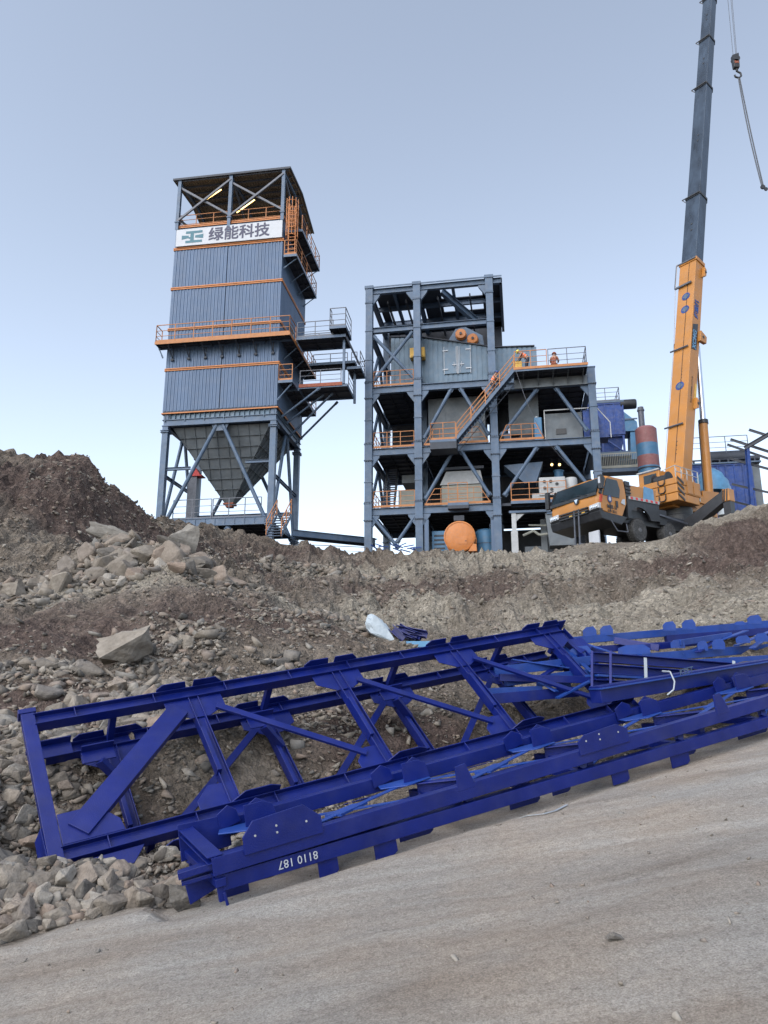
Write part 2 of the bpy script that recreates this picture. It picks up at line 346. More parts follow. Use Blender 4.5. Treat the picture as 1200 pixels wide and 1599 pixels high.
PALE = [(540,905,33,3,2.5),(600,890,36,3,3),(760,880,38,4,3),(860,900,34,2,5),(1000,950,20,2,1.5),(300,905,17.3,3.5,1.2),(100,930,16,3,1.2),(850,870,43,4,4),(700,895,38,1.2,3),(1000,880,34,1.2,3),(900,960,20,2,3),(560,900,36,3.5,3),(1180,960,16,3,2),(620,960,24,2,3),(1150,820,37,5,2)]
CLEAN = 0
road = 1-smooth01((edge_d(GX, GY)+.05+(fbm(GX*1.5, GY*1.5, 71, 3)-.5)*.7)/.35)
red = np.clip(blobs(GX, GY, RED)*2.2*(.35+fbm(GX*.9, GY*.9, 77, 4)), 0, 1)
pale = np.clip(blobs(GX, GY, PALE)*2.0*(.35+fbm(GX*.7, GY*.7, 87, 4)), 0, 1)
ca = me.color_attributes.new('zone', 'FLOAT_COLOR', 'POINT')
ca.data.foreach_set('color', np.stack([road, red, pale, np.ones_like(red)], -1).ravel().astype(np.float32))
def ground_mat():
    m = bpy.data.materials.new('dirt_and_rock'); m.use_nodes = True; n = m.node_tree; N = n.nodes; Lk = n.links; b = N['Principled BSDF']
    b.inputs['Roughness'].default_value = .95; b.inputs['Specular IOR Level'].default_value = .15
    geo = N.new('ShaderNodeNewGeometry'); pos = geo.outputs['Position']
    at_ = N.new('ShaderNodeAttribute'); at_.attribute_name = 'zone'; sep = N.new('ShaderNodeSeparateColor'); Lk.new(at_.outputs['Color'], sep.inputs[0])
    def noise(sc, det=8, ro=.6, vec=None, dist=0):
        k = N.new('ShaderNodeTexNoise'); k.inputs['Scale'].default_value = sc; k.inputs['Detail'].default_value = det; k.inputs['Roughness'].default_value = ro; k.inputs['Distortion'].default_value = dist
        Lk.new(vec or pos, k.inputs['Vector']); return k.outputs['Fac']
    def ramp(fac, stops):
        k = N.new('ShaderNodeValToRGB'); e = k.color_ramp.elements
        while len(e) < len(stops): e.new(.5)
        for i, (p, c) in enumerate(stops): e[i].position = p; e[i].color = tuple(c)+(1,)
        Lk.new(fac, k.inputs[0]); return k.outputs[0]
    def mix(f, a, b_, mode='MIX'):
        k = N.new('ShaderNodeMix'); k.data_type = 'RGBA'; k.blend_type = mode
        if isinstance(f, float): k.inputs[0].default_value = f
        else: Lk.new(f, k.inputs[0])
        Lk.new(a, k.inputs[6]); Lk.new(b_, k.inputs[7]); return k.outputs[2]
    dirt = ramp(noise(.9, 10, .65), [(.3, (.085, .07, .058)), (.5, (.15, .13, .11)), (.7, (.23, .208, .18))])
    redc = ramp(noise(2.2, 10, .7), [(.3, (.048, .036, .033)), (.55, (.103, .079, .071)), (.75, (.17, .142, .125))])
    palec = ramp(noise(1.6, 10, .7), [(.3, (.17, .155, .13)), (.6, (.28, .26, .225)), (.8, (.36, .34, .3))])
    c = mix(sep.outputs[1], dirt, redc); c = mix(sep.outputs[2], c, palec)
    # stone chips
    wp = N.new('ShaderNodeVectorMath'); wp.operation = 'ADD'; nzw = N.new('ShaderNodeTexNoise'); nzw.inputs['Scale'].default_value = 9; nzw.inputs['Detail'].default_value = 4; Lk.new(pos, nzw.inputs['Vector']); sw = N.new('ShaderNodeVectorMath'); sw.operation = 'SCALE'; sw.inputs[3].default_value = .12; Lk.new(nzw.outputs['Color'], sw.inputs[0]); Lk.new(pos, wp.inputs[0]); Lk.new(sw.outputs[0], wp.inputs[1])
    vo = N.new('ShaderNodeTexVoronoi'); vo.inputs['Scale'].default_value = 15; Lk.new(wp.outputs[0], vo.inputs['Vector'])
    hs = N.new('ShaderNodeSeparateColor'); Lk.new(vo.outputs['Color'], hs.inputs[0])
    chip = ramp(hs.outputs[0], [(.0, (.55, .53, .5)), (.5, (.95, .93, .9)), (1., (1.6, 1.55, 1.5))])
    c = mix(.62, c, chip, 'MULTIPLY')
    # packed road
    mp = N.new('ShaderNodeMapping'); mp.inputs['Rotation'].default_value = (0, 0, R(-26)); mp.inputs['Scale'].default_value = (.16, 1.5, 1); mp.vector_type = 'POINT'; Lk.new(pos, mp.inputs[0])
    st = noise(1.6, 9, .6, mp.outputs[0], .4)
    rc = ramp(st, [(.25, (.28, .24, .205)), (.42, (.375, .335, .295)), (.56, (.43, .395, .355)), (.74, (.5, .47, .435))])
    gr = ramp(noise(90, 4, .7), [(.3, (.6, .6, .6)), (.7, (1.3, 1.3, 1.3))]); rc = mix(1., rc, gr, 'MULTIPLY'); g2 = ramp(noise(24, 9, .85), [(.36, (.66, .64, .62)), (.5, (1, 1, 1)), (.66, (1.18, 1.18, 1.17))]); rc = mix(.9, rc, g2, 'MULTIPLY')
    br = ramp(noise(.6, 4), [(.4, (1, .95, .9)), (.6, (.92, .96, 1.0))]); rc = mix(.8, rc, br, 'MULTIPLY')
    c = mix(sep.outputs[0], c, rc); Lk.new(c, b.inputs['Base Color'])
    # relief
    v2 = N.new('ShaderNodeTexVoronoi'); v2.inputs['Scale'].default_value = 6; v2.feature = 'F1'; Lk.new(pos, v2.inputs['Vector'])
    v3 = N.new('ShaderNodeTexVoronoi'); v3.inputs['Scale'].default_value = 17; Lk.new(pos, v3.inputs['Vector'])
    def mth(op, a, b_):
        k = N.new('ShaderNodeMath'); k.operation = op
        for i, q in enumerate((a, b_)):
            if isinstance(q, float): k.inputs[i].default_value = q
            else: Lk.new(q, k.inputs[i])
        return k.outputs[0]
    off = mth('SUBTRACT', 1., sep.outputs[0])
    v4 = N.new('ShaderNodeTexVoronoi'); v4.inputs['Scale'].default_value = 38; Lk.new(pos, v4.inputs['Vector'])
    rk = mth('ADD', mth('MULTIPLY', v2.outputs['Distance'], -1.0), mth('MULTIPLY', v3.outputs['Distance'], -.6))
    rk = mth('ADD', rk, mth('MULTIPLY', v4.outputs['Distance'], -.3))
    rk = mth('ADD', mth('MULTIPLY', rk, off), mth('MULTIPLY', noise(2.2, 14, .82), .9))
    rd = mth('MULTIPLY', mth('ADD', mth('MULTIPLY', st, .4), mth('MULTIPLY', noise(45, 9, .8), .5)), mth('MULTIPLY', sep.outputs[0], .8))
    hh = mth('ADD', mth('MULTIPLY', rk, mth('ADD', mth('MULTIPLY', off, .92), .08)), rd)
    bp = N.new('ShaderNodeBump'); bp.inputs['Strength'].default_value = .9; bp.inputs['Distance'].default_value = .09
    Lk.new(hh, bp.inputs['Height']); Lk.new(bp.outputs[0], b.inputs['Normal'])
    return m
M['ground'] = ground_mat(); me.materials.append(M['ground'])
g = bpy.data.objects.new('ground', me); COL.objects.link(g); g['kind'] = 'structure'

# ------------------------------------------------------------------ filter tower
W8, D6 = 8.06, 6.34
tw = thing('filter_tower', 'tall grey-blue corrugated tower with orange bands, white sign and open roof, on braced legs', 'industrial tower', T.o, T.ang)
LV = [8.85, 12.0, 15.05, 18.23, 21.4, 23.2]
CX = [-W8+.24, -.24]; CY = [.24, D6-.24]
for x in CX:
    for y in CY:
        b = MB(); b.box(x-.2, x+.2, y-.2, y+.2, -1.2, 8.0)
        for z in (.85, 7.55): b.box(x-.3, x+.3, y-.3, y+.3, z, z+.05); b.box(x-.3, x+.3, y-.3, y+.3, z+.12, z+.17)
        for z in (.5, 1.15): b.box(x-.26, x+.26, y-.26, y+.26, z, z+.06)
        b.build('leg', 'steel', tw)
        b = MB(); b.box(x-.18, x+.18, y-.18, y+.18, 8.5, 8.9); b.build('corner_stub', 'steel', tw)
def ringbeam(name, z0, z1, ins, wd, m, par, x0=-W8, x1=0, y0=0, y1=D6):
    b = MB(); x0 += ins; x1 -= ins; y0 += ins; y1 -= ins
    b.box(x0, x1, y0, y0+wd, z0, z1); b.box(x0, x1, y1-wd, y1, z0, z1); b.box(x0, x0+wd, y0+wd, y1-wd, z0, z1); b.box(x1-wd, x1, y0+wd, y1-wd, z0, z1)
    return b.build(name, m, par)
ringbeam('ring_beam', 8.06, 8.42, .08, .05, 'steel', tw); ringbeam('ring_flange', 8.42, 8.46, 0, .3, 'steel', tw); ringbeam('ring_flange', 8.0, 8.06, 0, .3, 'steel', tw)
b = MB(); b.box(-W8+.14, -.14, .14, D6-.14, 8.462, 8.9)
for i in range(23):
    x = -W8+.2+i*(W8-.4)/22; b.box(x-.012, x+.012, .02, .14, 8.47, 8.84); b.box(x-.012, x+.012, D6-.14, D6-.02, 8.47, 8.84)
    if i % 4 == 0: b.box(x-.02, x+.02, -.005, .078, 8.30, 8.47)
for i in range(17):
    y = .3+i*(D6-.6)/16; b.box(-.138, -.02, y-.012, y+.012, 8.47, 8.84); b.box(-W8+.02, -W8+.138, y-.012, y+.012, 8.47, 8.84)
b.build('plenum_wall', 'clad2', tw)
def brace(p, q, r=.13, par=tw, name='brace', m='steel', g=.22):
    p = Vector(p); q = Vector(q); b = MB(); b.tube(p, q, r, 10); d = (q-p).normalized()
    b.bar(p-d*.05, p+d*g, .03, r*2.6, up=(0, 0, 1) if abs(d.z) < .9 else (1, 0, 0)); b.bar(q+d*.05, q-d*g, .03, r*2.6); return b.build(name, m, par)
for y in (.24, D6-.24):
    brace((-4.25, y, 7.95), (-W8+.45, y, .95)); brace((-3.8, y, 7.95), (-.5, y, 1.15))
    b = MB(); b.plate([(-4.6, y, 8.0), (-3.4, y, 8.0), (-3.6, y, 7.55), (-4.4, y, 7.55)], .05); b.build('gusset', 'steel', tw)
b = MB(); b.H((-.44, .24, 5.25), (-2.1, .24, 5.25), .18, .2); b.build('strut', 'steel', tw)
b = MB(); b.H((-W8+.44, .24, 5.0), (-5.9, .24, 5.0), .18, .2); b.build('strut', 'steel', tw)
b = MB(); b.H((-W8+.24, .44, 4.6), (-W8+.24, D6-.44, 4.6), .18, .2); b.build('strut', 'steel', tw)
b = MB(); b.H((-W8+.44, D6-.24, 3.1), (-.44, D6-.24, 3.1), .18, .2); b.build('strut', 'steel', tw)
b = MB(); b.H((-.24, .44, 4.4), (-.24, D6-.44, 4.4), .18, .2); b.build('strut', 'steel', tw)
for x in CX:
    brace((x, 2.95, 7.95), (x, .5, .95), .12); brace((x, 3.4, 7.95), (x, D6-.5, .95), .12)
# hopper
hp = MB(); tops = [(-7.45, .55, 8.02), (-.62, .55, 8.02), (-.62, 5.8, 8.02), (-7.45, 5.8, 8.02)]; bot = [(-4.4, 2.9, 3.25), (-3.85, 2.9, 3.25), (-3.85, 3.45, 3.25), (-4.4, 3.45, 3.25)]
hp.add(bot+tops, [(3, 2, 1, 0), (0, 1, 5, 4), (1, 2, 6, 5), (2, 3, 7, 6), (3, 0, 4, 7)])
ho = hp.build('hopper', 'hopper', tw)
rb = MB(); tv = [Vector(t) for t in tops]; bv = [Vector(t) for t in bot]
for i in range(4):
    j = (i+1) % 4; cen = (tv[i]+tv[j])/2-Vector((-4.03, 3.17, (tv[i].z))); nn = Vector((cen.x, cen.y, -1.5)).normalized()
    for k in range(1, 7):
        t = k/7.3; a = tv[i].lerp(bv[i], t); c = tv[j].lerp(bv[j], t); rb.bar(a+nn*.04, c+nn*.04, .03, .09, up=nn)
    n = 9
    for k in range(n+1):
        # vertical ribs dropped from the top edge, cut by the hip
        s = k/n; a = tv[i].lerp(tv[j], s); h = min(s, 1-s)*2
        tb = .14 if 0 < k < n else .0; e = min(1, h*1.0) if 0 < k < n else 1
        down = ((bv[i]+bv[j])/2-(tv[i]+tv[j])/2)
        if 0 < k < n:
            tt = min(1., h*1.08); q = a+down*tt*.95
            rb.bar(a+nn*.03, q+nn*.03, .025, .07, up=nn)
        else: rb.bar(tv[i if k == 0 else j]+nn*.01, bv[i if k == 0 else j]+nn*.01, .05, .05, up=nn)
rb.build('rib_grid', 'hopper', ho)
fl = MB(); fl.box(-4.5, -3.75, 2.8, 3.55, 3.12, 3.22); fl.box(-4.35, -3.9, 2.95, 3.4, 2.95, 3.12); fl.build('outlet_flange', 'rust', ho)
rd = MB(); q = T.pl(306, 742, 1, 3.2); rd.hexa([q+Vector((-.3, -.25, -.1)), q+Vector((.45, -.25, -.1)), q+Vector((.45, .25, -.1)), q+Vector((-.3, .25, -.1)), q+Vector((-.22, -.25, .22)), q+Vector((.1, -.25, .45)), q+Vector((.1, .25, .45)), q+Vector((-.22, .25, .22))])
rd.box(q.x-.4, q.x+.6, q.y-.36, q.y+.36, q.z-.16, q.z-.1); rd.build('vibrator_housing', 'red', tw)
p_ = MB(); p_.box(q.x-.45, q.x+.2, q.y-.25, q.y+.25, -.9, q.z-.17); p_.build('support_post', 'galv', tw)
# base deck
b = MB(); b.box(-W8+.5, -.5, .1, .14, .98, 1.46); b.box(-W8+.5, -.5, .05, .25, 1.44, 1.48); b.box(-W8+.5, -.5, .05, .25, .95, .99)
for i in range(11): x = -7.3+i*.67; b.box(x, x+.02, .06, .1, 1.0, 1.44)
b.build('edge_beam', 'steel', tw); deck(tw, -W8+.5, -.5, .26, D6-.3, 1.42, name='base_deck')
railing(tw, [[(-7.0, .4, 1.5), (-4.35, .4, 1.5)], [(-4.25, .4, 1.5), (-.95, .4, 1.5)]], 'galv', 1.35); brace((-2.6, .3, .2), (-3.2, .3, .9), .16)
# stair to the base deck, rising away from the camera
def stair(par, p0, p1, wd, rails=True, m='steel', mr='orange_d', n=None, side=None, truss=False):
    p0 = Vector(p0); p1 = Vector(p1); d = p1-p0; hz = Vector((d.x, d.y, 0)).normalized(); sd_ = hz.cross(Vector((0, 0, 1)))
    n = n or max(4, int(d.z/.2)); s = MB()
    for k in (-wd/2, wd/2): s.bar(p0+sd_*k, p1+sd_*k, .04, .2)
    for i in range(n+1):
        c = p0.lerp(p1, i/n); a = hz*.12; w_ = sd_*(wd/2-.03)
        s.plate([c-a-w_, c+a-w_, c+a+w_, c-a+w_], .03)
    o = s.build('staircase', m, par)
    if rails:
        r = MB()
        for k in (-wd/2, wd/2):
            for h in (1.05, .7, .35): r.bar(p0+sd_*k+Vector((0, 0, h)), p1+sd_*k+Vector((0, 0, h)), .045 if h > 1 else .03)
            q = max(2, int(d.length/1.3))
            for i in range(q+1): c = p0.lerp(p1, i/q)+sd_*k; r.bar(c, c+Vector((0, 0, 1.07)), .05)
        r.build('handrail', mr, o)
    return o
stair(tw, (.75, -2.2, -.4), (.75, -.1, 1.4), .95)
# cladding and orange trims
for i in range(5):
    z0, z1 = LV[i]+.2, LV[i+1]-.02
    if i == 4: z1 = 23.1
    for (a, c, n) in (((-W8, 0), (-W8/2-.02, 0), (0, -1, 0)), ((-W8/2+.02, 0), (0, 0), (0, -1, 0)), ((0, 0), (0, D6), (1, 0, 0)), ((0, D6), (-W8, D6), (0, 1, 0)), ((-W8, D6), (-W8, 0), (-1, 0, 0))):
        b = MB(); corr(b, a, c, z0, z1, n); b.build('cladding_panel', 'clad', tw)
for i, z in enumerate(LV):
    ringbeam('trim_band', z-.02, z+.2, .0, .06, 'dark', tw)
    o = ringbeam('trim_rail', z, z+.075, -.075, .07, 'orange', tw)
    if i: ringbeam('trim_rail', z+.125, z+.2, -.075, .07, 'orange', tw)
b = MB(); b.box(-W8+.08, -.08, .08, D6-.08, 8.9, 23.05); b.build('inner_wall', 'dark', tw)
deck(tw, -W8, 0, 0, D6, 23.3, name='roof_deck')
# sign board
sg = MB(); sg.box(-W8+.12, -.04, -.2, -.1, 21.62, 22.98); sg = sg.build('sign_board', 'white', tw)
for k, (dx, dz) in enumerate(((0, 0), (.05, 0), (0, .045), (.05, .045))): text('lettering' if k == 0 else 'lettering_edge', '绿能科技', 'navy', 1.14, (-5.52+dx, -.206-.002*k, 21.9+dz), (1, 0, 0), (0, 0, 1), sg, .003)
def Lg(pts): 
    b = MB(); b.plate([(-7.5+x*1.62, -.207, 21.82+y*.95) for x, y in pts], .012); b.build('logo', 'teal', sg)
Lg([(.18, .80), (.95, .80), (.95, 1.0), (.18, 1.0)]); Lg([(.18, 0), (.95, 0), (.95, .2), (.18, .2)])
Lg([(0, .33), (.32, .42), (.32, .62), (0, .68)]); Lg([(.62, .42), (1.0, .33), (1.0, .68), (.62, .60)]); Lg([(.40, .2), (.56, .2), (.56, .8), (.40, .8)]); Lg([(.32, .36), (.40, .36), (.40, .5), (.32, .5)])
# open top: posts, braces, roof
PX = [-W8+.1, -W8/2, -.08]
for x in PX:
    for y in (-.08, D6+.0):
        zt = 27.15 if y < 1 else 26.5
        b = MB(); b.H((x, y, 23.0 if x != PX[1] else 22.4), (x, y, zt), .24, .26, up=(0, 1, 0)); b.box(x-.17, x+.17, y-.17, y+.17, 23.6, 23.68); b.build('roof_post', 'steel', tw)
def fb(p, q): b = MB(); b.bar(p, q, .12, .14); b.build('roof_brace', 'galv', tw)
for a, c in ((0, 1), (1, 2)):
    xa, xc = PX[a], PX[c]
    fb((xa, -.06, 26.6), (xc, -.06, 23.9)); fb((xa, -.2, 23.7), (xc, -.2, 26.8))
fb((-W8/2, .1, 27), (-W8/2, D6-.2, 24)); fb((-.1, 0, 26.8), (-.1, D6-.1, 24.2)); fb((-W8+.1, 0, 24), (-W8+.1, D6-.1, 26))
rp = [(-.25, 27.2), (3.2, 27.5), (6.9, 26.55)]
rf = MB()
n = 42
for (ya, za), (yb, zb) in zip(rp[:-1], rp[1:]):
    vs = []; 
    for i in range(n*2+1):
        x = -8.45+8.85*i/(2*n); o = .06 if i % 2 else 0
        vs += [(x, ya, za+o), (x, yb, zb+o)]
    rf.add(vs, [(2*i, 2*i+2, 2*i+3, 2*i+1) for i in range(2*n)])
rf = rf.build('roof', 'roof', tw); rf.modifiers.new('t', 'SOLIDIFY').thickness = .02
b = MB(); b.bar((-8.47, -.28, 27.19), (.42, -.28, 27.19), .04, .16)
for (ya, za), (yb, zb) in zip(rp[:-1], rp[1:]): b.bar((.42, ya, za+.02), (.42, yb, zb+.02), .04, .14); b.bar((-8.47, ya, za+.02), (-8.47, yb, zb+.02), .04, .14)
b.build('roof_edge', 'dark', tw)
for i in range(9):
    b = MB(); y = -.1+i*.83; z = 27.2+(y+.25)/3.45*.3 if y < 3.2 else 27.5-(y-3.2)/3.7*.95
    b.bar((-8.3, y, z-.09), (.25, y, z-.09), .06, .13); b.build('purlin', 'galv', tw)
for x in PX: b = MB(); b.bar((x, -.1, 26.95), (x, 3.2, 27.25), .14, .2); b.bar((x, 3.2, 27.25), (x, 6.4, 26.4), .14, .2); b.build('rafter', 'steel', tw)
railing(tw, [[(-W8+.05, .25, 23.3), (-.1, .25, 23.3)], [(-W8+.05, .25, 23.3), (-W8+.05, D6-.1, 23.3)], [(-W8+.05, D6-.2, 23.3), (-.1, D6-.2, 23.3)]], 'orange_d', 1.15)
b = MB(); b.box(-3.4, -1.0, 2.4, 4.6, 23.32, 24.3); b.tube((-5.4, 3.4, 23.4), (-5.4, 3.4, 24.2), .45, 16); b.tube((-2.2, 3.4, 24.3), (-2.2, 3.4, 24.9), .3, 12); b.build('fan_housing', 'dark', tw)
# side platforms near the top
def plat(x0, x1, y0, y1, z, sides, m='orange_d', h=1.15, edge='steel'):
    deck(tw, x0, x1, y0, y1, z, name='platform_deck', fascia=edge)
    P = {'s': [(x0+.04, y0+.04, z), (x1-.04, y0+.04, z)], 'e': [(x1-.04, y0+.04, z), (x1-.04, y1-.04, z)], 'n': [(x0+.04, y1-.04, z), (x1-.04, y1-.04, z)], 'w': [(x0+.04, y0+.04, z), (x0+.04, y1-.04, z)]}
    railing(tw, [P[c] for c in sides], m, h)
plat(.1, 1.05, -.1, 5.8, 20.25, 'sen')
plat(.1, 1.3, .3, 5.6, 22.45, 'en')
for y in (.2, 2.1, 3.9, 5.6): brace((.08, y, 19.4), (.95, y, 20.05), .035); 
for y in (3.0, 5.4): brace((.08, y, 21.5), (1.2, y, 22.25), .035)
lc = MB()
for z in np.arange(21.6, 24.9, .55):
    pts = [(.62+.42*math.cos(a), -.02-.5*math.sin(a)*1.0, z) for a in np.linspace(-.5, math.pi+.5, 9)]; lc.path(pts, .025, 5)
for a in np.linspace(-.5, math.pi+.5, 8): x = .62+.42*math.cos(a); y = -.02-.5*math.sin(a); lc.bar((x, y, 21.6), (x, y, 24.6), .035)
lc.build('ladder_cage', 'orange', tw)
ld = MB()
for x in (.38, .86): ld.bar((x, .05, 20.3), (x, .05, 24.4), .06)
for z in np.arange(20.5, 24.3, .3): ld.bar((.38, .05, z), (.86, .05, z), .035)
ld.build('ladder', 'orange', tw)
gt = MB()
for x in np.linspace(.35, .95, 5): gt.bar((x, -.16, 22.4), (x, -.16, 24.0), .05)
for z in np.linspace(22.4, 24.0, 6): gt.bar((.32, -.16, z), (.98, -.16, z), .05)
gt.build('cage_gate', 'orange', tw)
# mid walkway
z = 13.78
deck(tw, -W8-.45, 1.0, -1.0, -.08, z, name='walkway_deck', fascia='steel'); deck(tw, .08, 1.0, -.08, D6, z, name='walkway_deck')
b = MB(); b.box(-W8-.47, 1.02, -1.03, -1.0, z-.2, z+.02); b.box(1.0, 1.03, -1.0, D6, z-.2, z+.02); b.build('toe_plate', 'orange_d', tw)
railing(tw, [[(-W8-.42, -.97, z), (.97, -.97, z)], [(-W8-.42, -.97, z), (-W8-.42, -.1, z)], [(.97, -.97, z), (.97, .6, z)], [(.97, 2.6, z), (.97, D6, z)], [(.2, D6, z), (.97, D6, z)]], 'orange_d', 1.25)
for i in range(7):
    x = -7.6+i*1.2; b = MB(); b.bar((x, -.06, z-.9), (x, -.06, z-.15), .05); b.bar((x, -.08, z-.85), (x, -.9, z-.22), .05); b.box(x-.1, x+.1, -.16, -.06, z-1.05, z-.9); b.build('bracket', 'dark', tw)
for y in (1, 3, 5): brace((.06, y, z-.95), (.9, y, z-.2), .04)
brace((-W8-.06, -.5, z-.95), (-W8-.4, -.5, z-.2), .04)
# bridge landings to the east
def landing(x0, x1, y0, y1, z, runs, m='galv'):
    deck(tw, x0, x1, y0, y1, z, name='landing_deck', fascia='steel'); railing(tw, runs, m, 1.15)
landing(1.04, 4.5, .45, 2.3, 14.1, [[(1.1, .5, 14.1), (3.6, .5, 14.1)], [(1.1, 2.25, 14.1), (4.4, 2.25, 14.1)]])
deck(tw, 3.45, 4.62, -.05, 1.9, 13.75+.75, name='landing_deck'); railing(tw, [[(3.5, 0, 14.5), (4.58, 0, 14.5)], [(4.58, 0, 14.5), (4.58, 1.9, 14.5)], [(3.5, 0, 14.5), (3.5, .5, 14.5)]], 'galv', 1.35)
landing(1.45, 4.75, 2.5, 3.6, 13.1, [[(1.5, 3.55, 13.1), (4.0, 3.55, 13.1)], [(4.3, 3.55, 13.1), (4.7, 3.55, 13.1)]])
deck(tw, 4.2, 5.2, 2.4, 4.2, 12.6, name='landing_deck'); railing(tw, [[(5.15, 2.4, 12.6), (5.15, 4.2, 12.6)], [(4.3, 4.15, 12.6), (5.15, 4.15, 12.6)]], 'galv', 1.15)
plat(.1, 1.1, -.35, 1.0, 10.65, 'sw', 'orange_d')
deck(tw, .1, 1.2, 1.0, 5.9, 10.6, name='platform_deck'); railing(tw, [[(1.17, 3.4, 10.6), (1.17, 5.9, 10.6)]], 'orange_d', 1.1)
landing(1.2, 4.55, .95, 3.3, 10.7, [[(1.25, 1.0, 10.7), (4.1, 1.0, 10.7)], [(4.5, 1.6, 10.7), (4.5, 3.3, 10.7)]])
b = MB(); b.box(1.2, 4.2, .9, .95, 10.6, 10.84); b.build('toe_plate', 'rust', tw)
for x, y, za, zb in ((4.3, .95, 10.7, 14.4), (4.6, 3.3, 10.2, 13)): b = MB(); b.bar((x, y, za), (x, y, zb), .16); b.build('landing_post', 'steel', tw)
for y in (1.0, 2.2): brace((.05, y, 8.6), (2.6, y, 10.5), .07)
for y in (3.0, 4.6): brace((.05, y, 7.9), (3.3, y-1.0, 10.5), .08)
brace((.06, -.1, 9.4), (1.0, -.1, 10.5), .05); b = MB(); b.bar((4.5, .6, 14.0), (5.1, 2.4, 12.7), .05, .2); b.build('stair_stringer', 'galv', tw)
b = MB(); b.box(.05, .1, 2.0, 2.9, 14.0, 16.0); b.box(.05, .1, 3.6, 4.2, 14.0, 15.6); d_ = b.build('side_door', 'dark', tw)
b = MB()
for y0, y1, zt in ((2.0, 2.9, 16.0), (3.6, 4.2, 15.6)): b.box(.1, .13, y0-.06, y0, 14, zt); b.box(.1, .13, y1, y1+.06, 14, zt); b.box(.1, .13, y0, y1, zt-.06, zt)
b.build('door_frame', 'offwhite', d_)
for k, (u0, v0, u1, v1) in enumerate(((305, 323, 346, 296), (370, 332, 398, 312))):
    p = T.pl(u0, v0, 1, .35); q = T.pl(u1, v1, 1, .35); b = MB(); b.tube(p, q, .038, 8)
    l = b.build('tube_lamp', 'lamp', None, off=None); l.location = T.o; l.rotation_euler = (0, 0, -R(T.ang))
    tag(l, ['longer lit tube lamp under the left half of the tower roof', 'shorter lit tube lamp under the right half of the tower roof'][k], 'lamp', 'lit tube lamps under the tower roof')
    f = MB(); f.bar(p+Vector((0, .06, .07)), q+Vector((0, .06, .07)), .1, .05); f.build('lamp_housing', 'galv', l)

# footbridge between tower and crusher
A = T.W((.2, 4.2, 1.15)); B_ = C.W((-.1, 3.0, 1.6)); fbg = thing('footbridge', 'grey steel beam bridge linking the tower base to the tall frame building', 'bridge', A)
A = Vector((0, 0, 0)); Bv = B_-T.W((.2, 4.2, 1.15))
b = MB(); b.H(A+Vector((0, -.4, 0)), Bv+Vector((0, -.4, 0)), .2, .45); b.H(A+Vector((0, .6, 0)), Bv+Vector((0, .6, 0)), .2, .45); b.build('girder', 'steel', fbg)
b = MB(); b.bar(A+Vector((0, .1, .2)), Bv+Vector((0, .1, .2)), .8, .04); b.build('deck', 'dark', fbg)
p0 = at(462, 852, 50.5); p1 = at(572, 857, 50.5); pr = thing('pipe_rail', 'low thin pipe railing behind the ridge between tower and frame building', 'railing', p0)
railing(pr, [[Vector((0, 0, -.8)), p1-p0+Vector((0, 0, -.8))]], 'galv', .9, 2.0, False)

# ------------------------------------------------------------------ crusher / screening building
cb = thing('plant_building', 'grey-blue open steel frame building with stacked floors, panelled machine house and long stair', 'steel building', C.o, C.ang)
XC = [0, 3.56, 8.87, 15.6]; TOPZ = [20.4, 20.4, 20.4, 12.7]; DY = 7.5
def column(x, y, zt, splices):
    b = MB(); b.box(x-.25, x+.25, y-.25, y+.25, -1.0, zt); c = b.build('column', 'steel', cb)
    for z in splices: f = MB(); f.box(x-.29, x+.29, y-.29, y+.29, z, z+.05); f.build('splice_plate', 'steel', c)
    for z in (3.1, 7.45, 12.15): f = MB(); f.box(x-.31, x+.31, y-.31, y+.31, z+.55, z+.61); f.box(x-.31, x+.31, y-.31, y+.31, z-.65, z-.59); f.box(x-.27, x+.27, y-.27, y+.27, z-.6, z+.55); f.build('joint_sleeve', 'steel', c)
    if zt > 15: f = MB(); f.box(x-.3, x+.3, y-.3, y+.3, zt-1.3, zt-1.24); f.box(x-.33, x+.33, y-.33, y+.33, zt-.1, zt+.12); f.box(x-.27, x+.27, y-.27, y+.27, zt-1.2, zt-.1)
    if zt > 15: f.build('column_head', 'steel', c)
    bt = MB()
    for z in (3.72, 8.07, 12.77, 2.42, 6.77, 11.47):
        if z < zt:
            for k in range(5): xx = x-.24+k*.12; bt.box(xx-.02, xx+.02, y-.345, y-.27, z-.03, z+.07)
    bt.build('bolts', 'dark', c)['kind'] = 'stuff'
for i, x in enumerate(XC):
    column(x, 0, TOPZ[i], [5.2, 9.8, 14.5, 16.8] if i < 3 else [5.2, 9.8])
    column(x, DY, TOPZ[i], [5.2, 9.8]); 
    if i in (1, 2): b = MB(); b.box(x-.2, x+.2, 3.6, 4.0, -1, 12); b.build('column', 'steel', cb)
def beam(p, q, h=.55, w=.3, name='beam', m='steel'): b = MB(); b.H(p, q, w, h, .03); return b.build(name, m, cb)
def haunch(x, y, z, s):
    b = MB(); b.plate([(x, y, z), (x+s*.55, y, z), (x+s*.5, y, z-.15), (x, y, z-.85)], .2); b.build('gusset', 'steel', cb)
for y in (0, DY):
    for zi, z in enumerate((3.1, 7.45, 12.15, 16.92, 20.1)):
        for i in range(3):
            if i == 2 and zi in (0, 3, 4): continue
            if i == 2 and zi == 2: continue
            beam((XC[i]+.25, y, z), (XC[i+1]-.25, y, z), .5 if zi < 3 else .42)
            if y == 0 and zi != 3:
                haunch(XC[i]+.25, y, z-.26, 1); haunch(XC[i+1]-.25, y, z-.26, -1)
    beam((8.87+.25, y, 11.75), (15.6-.25, y, 11.75), .5)
    if y == 0: haunch(15.35, 0, 11.5, -1)
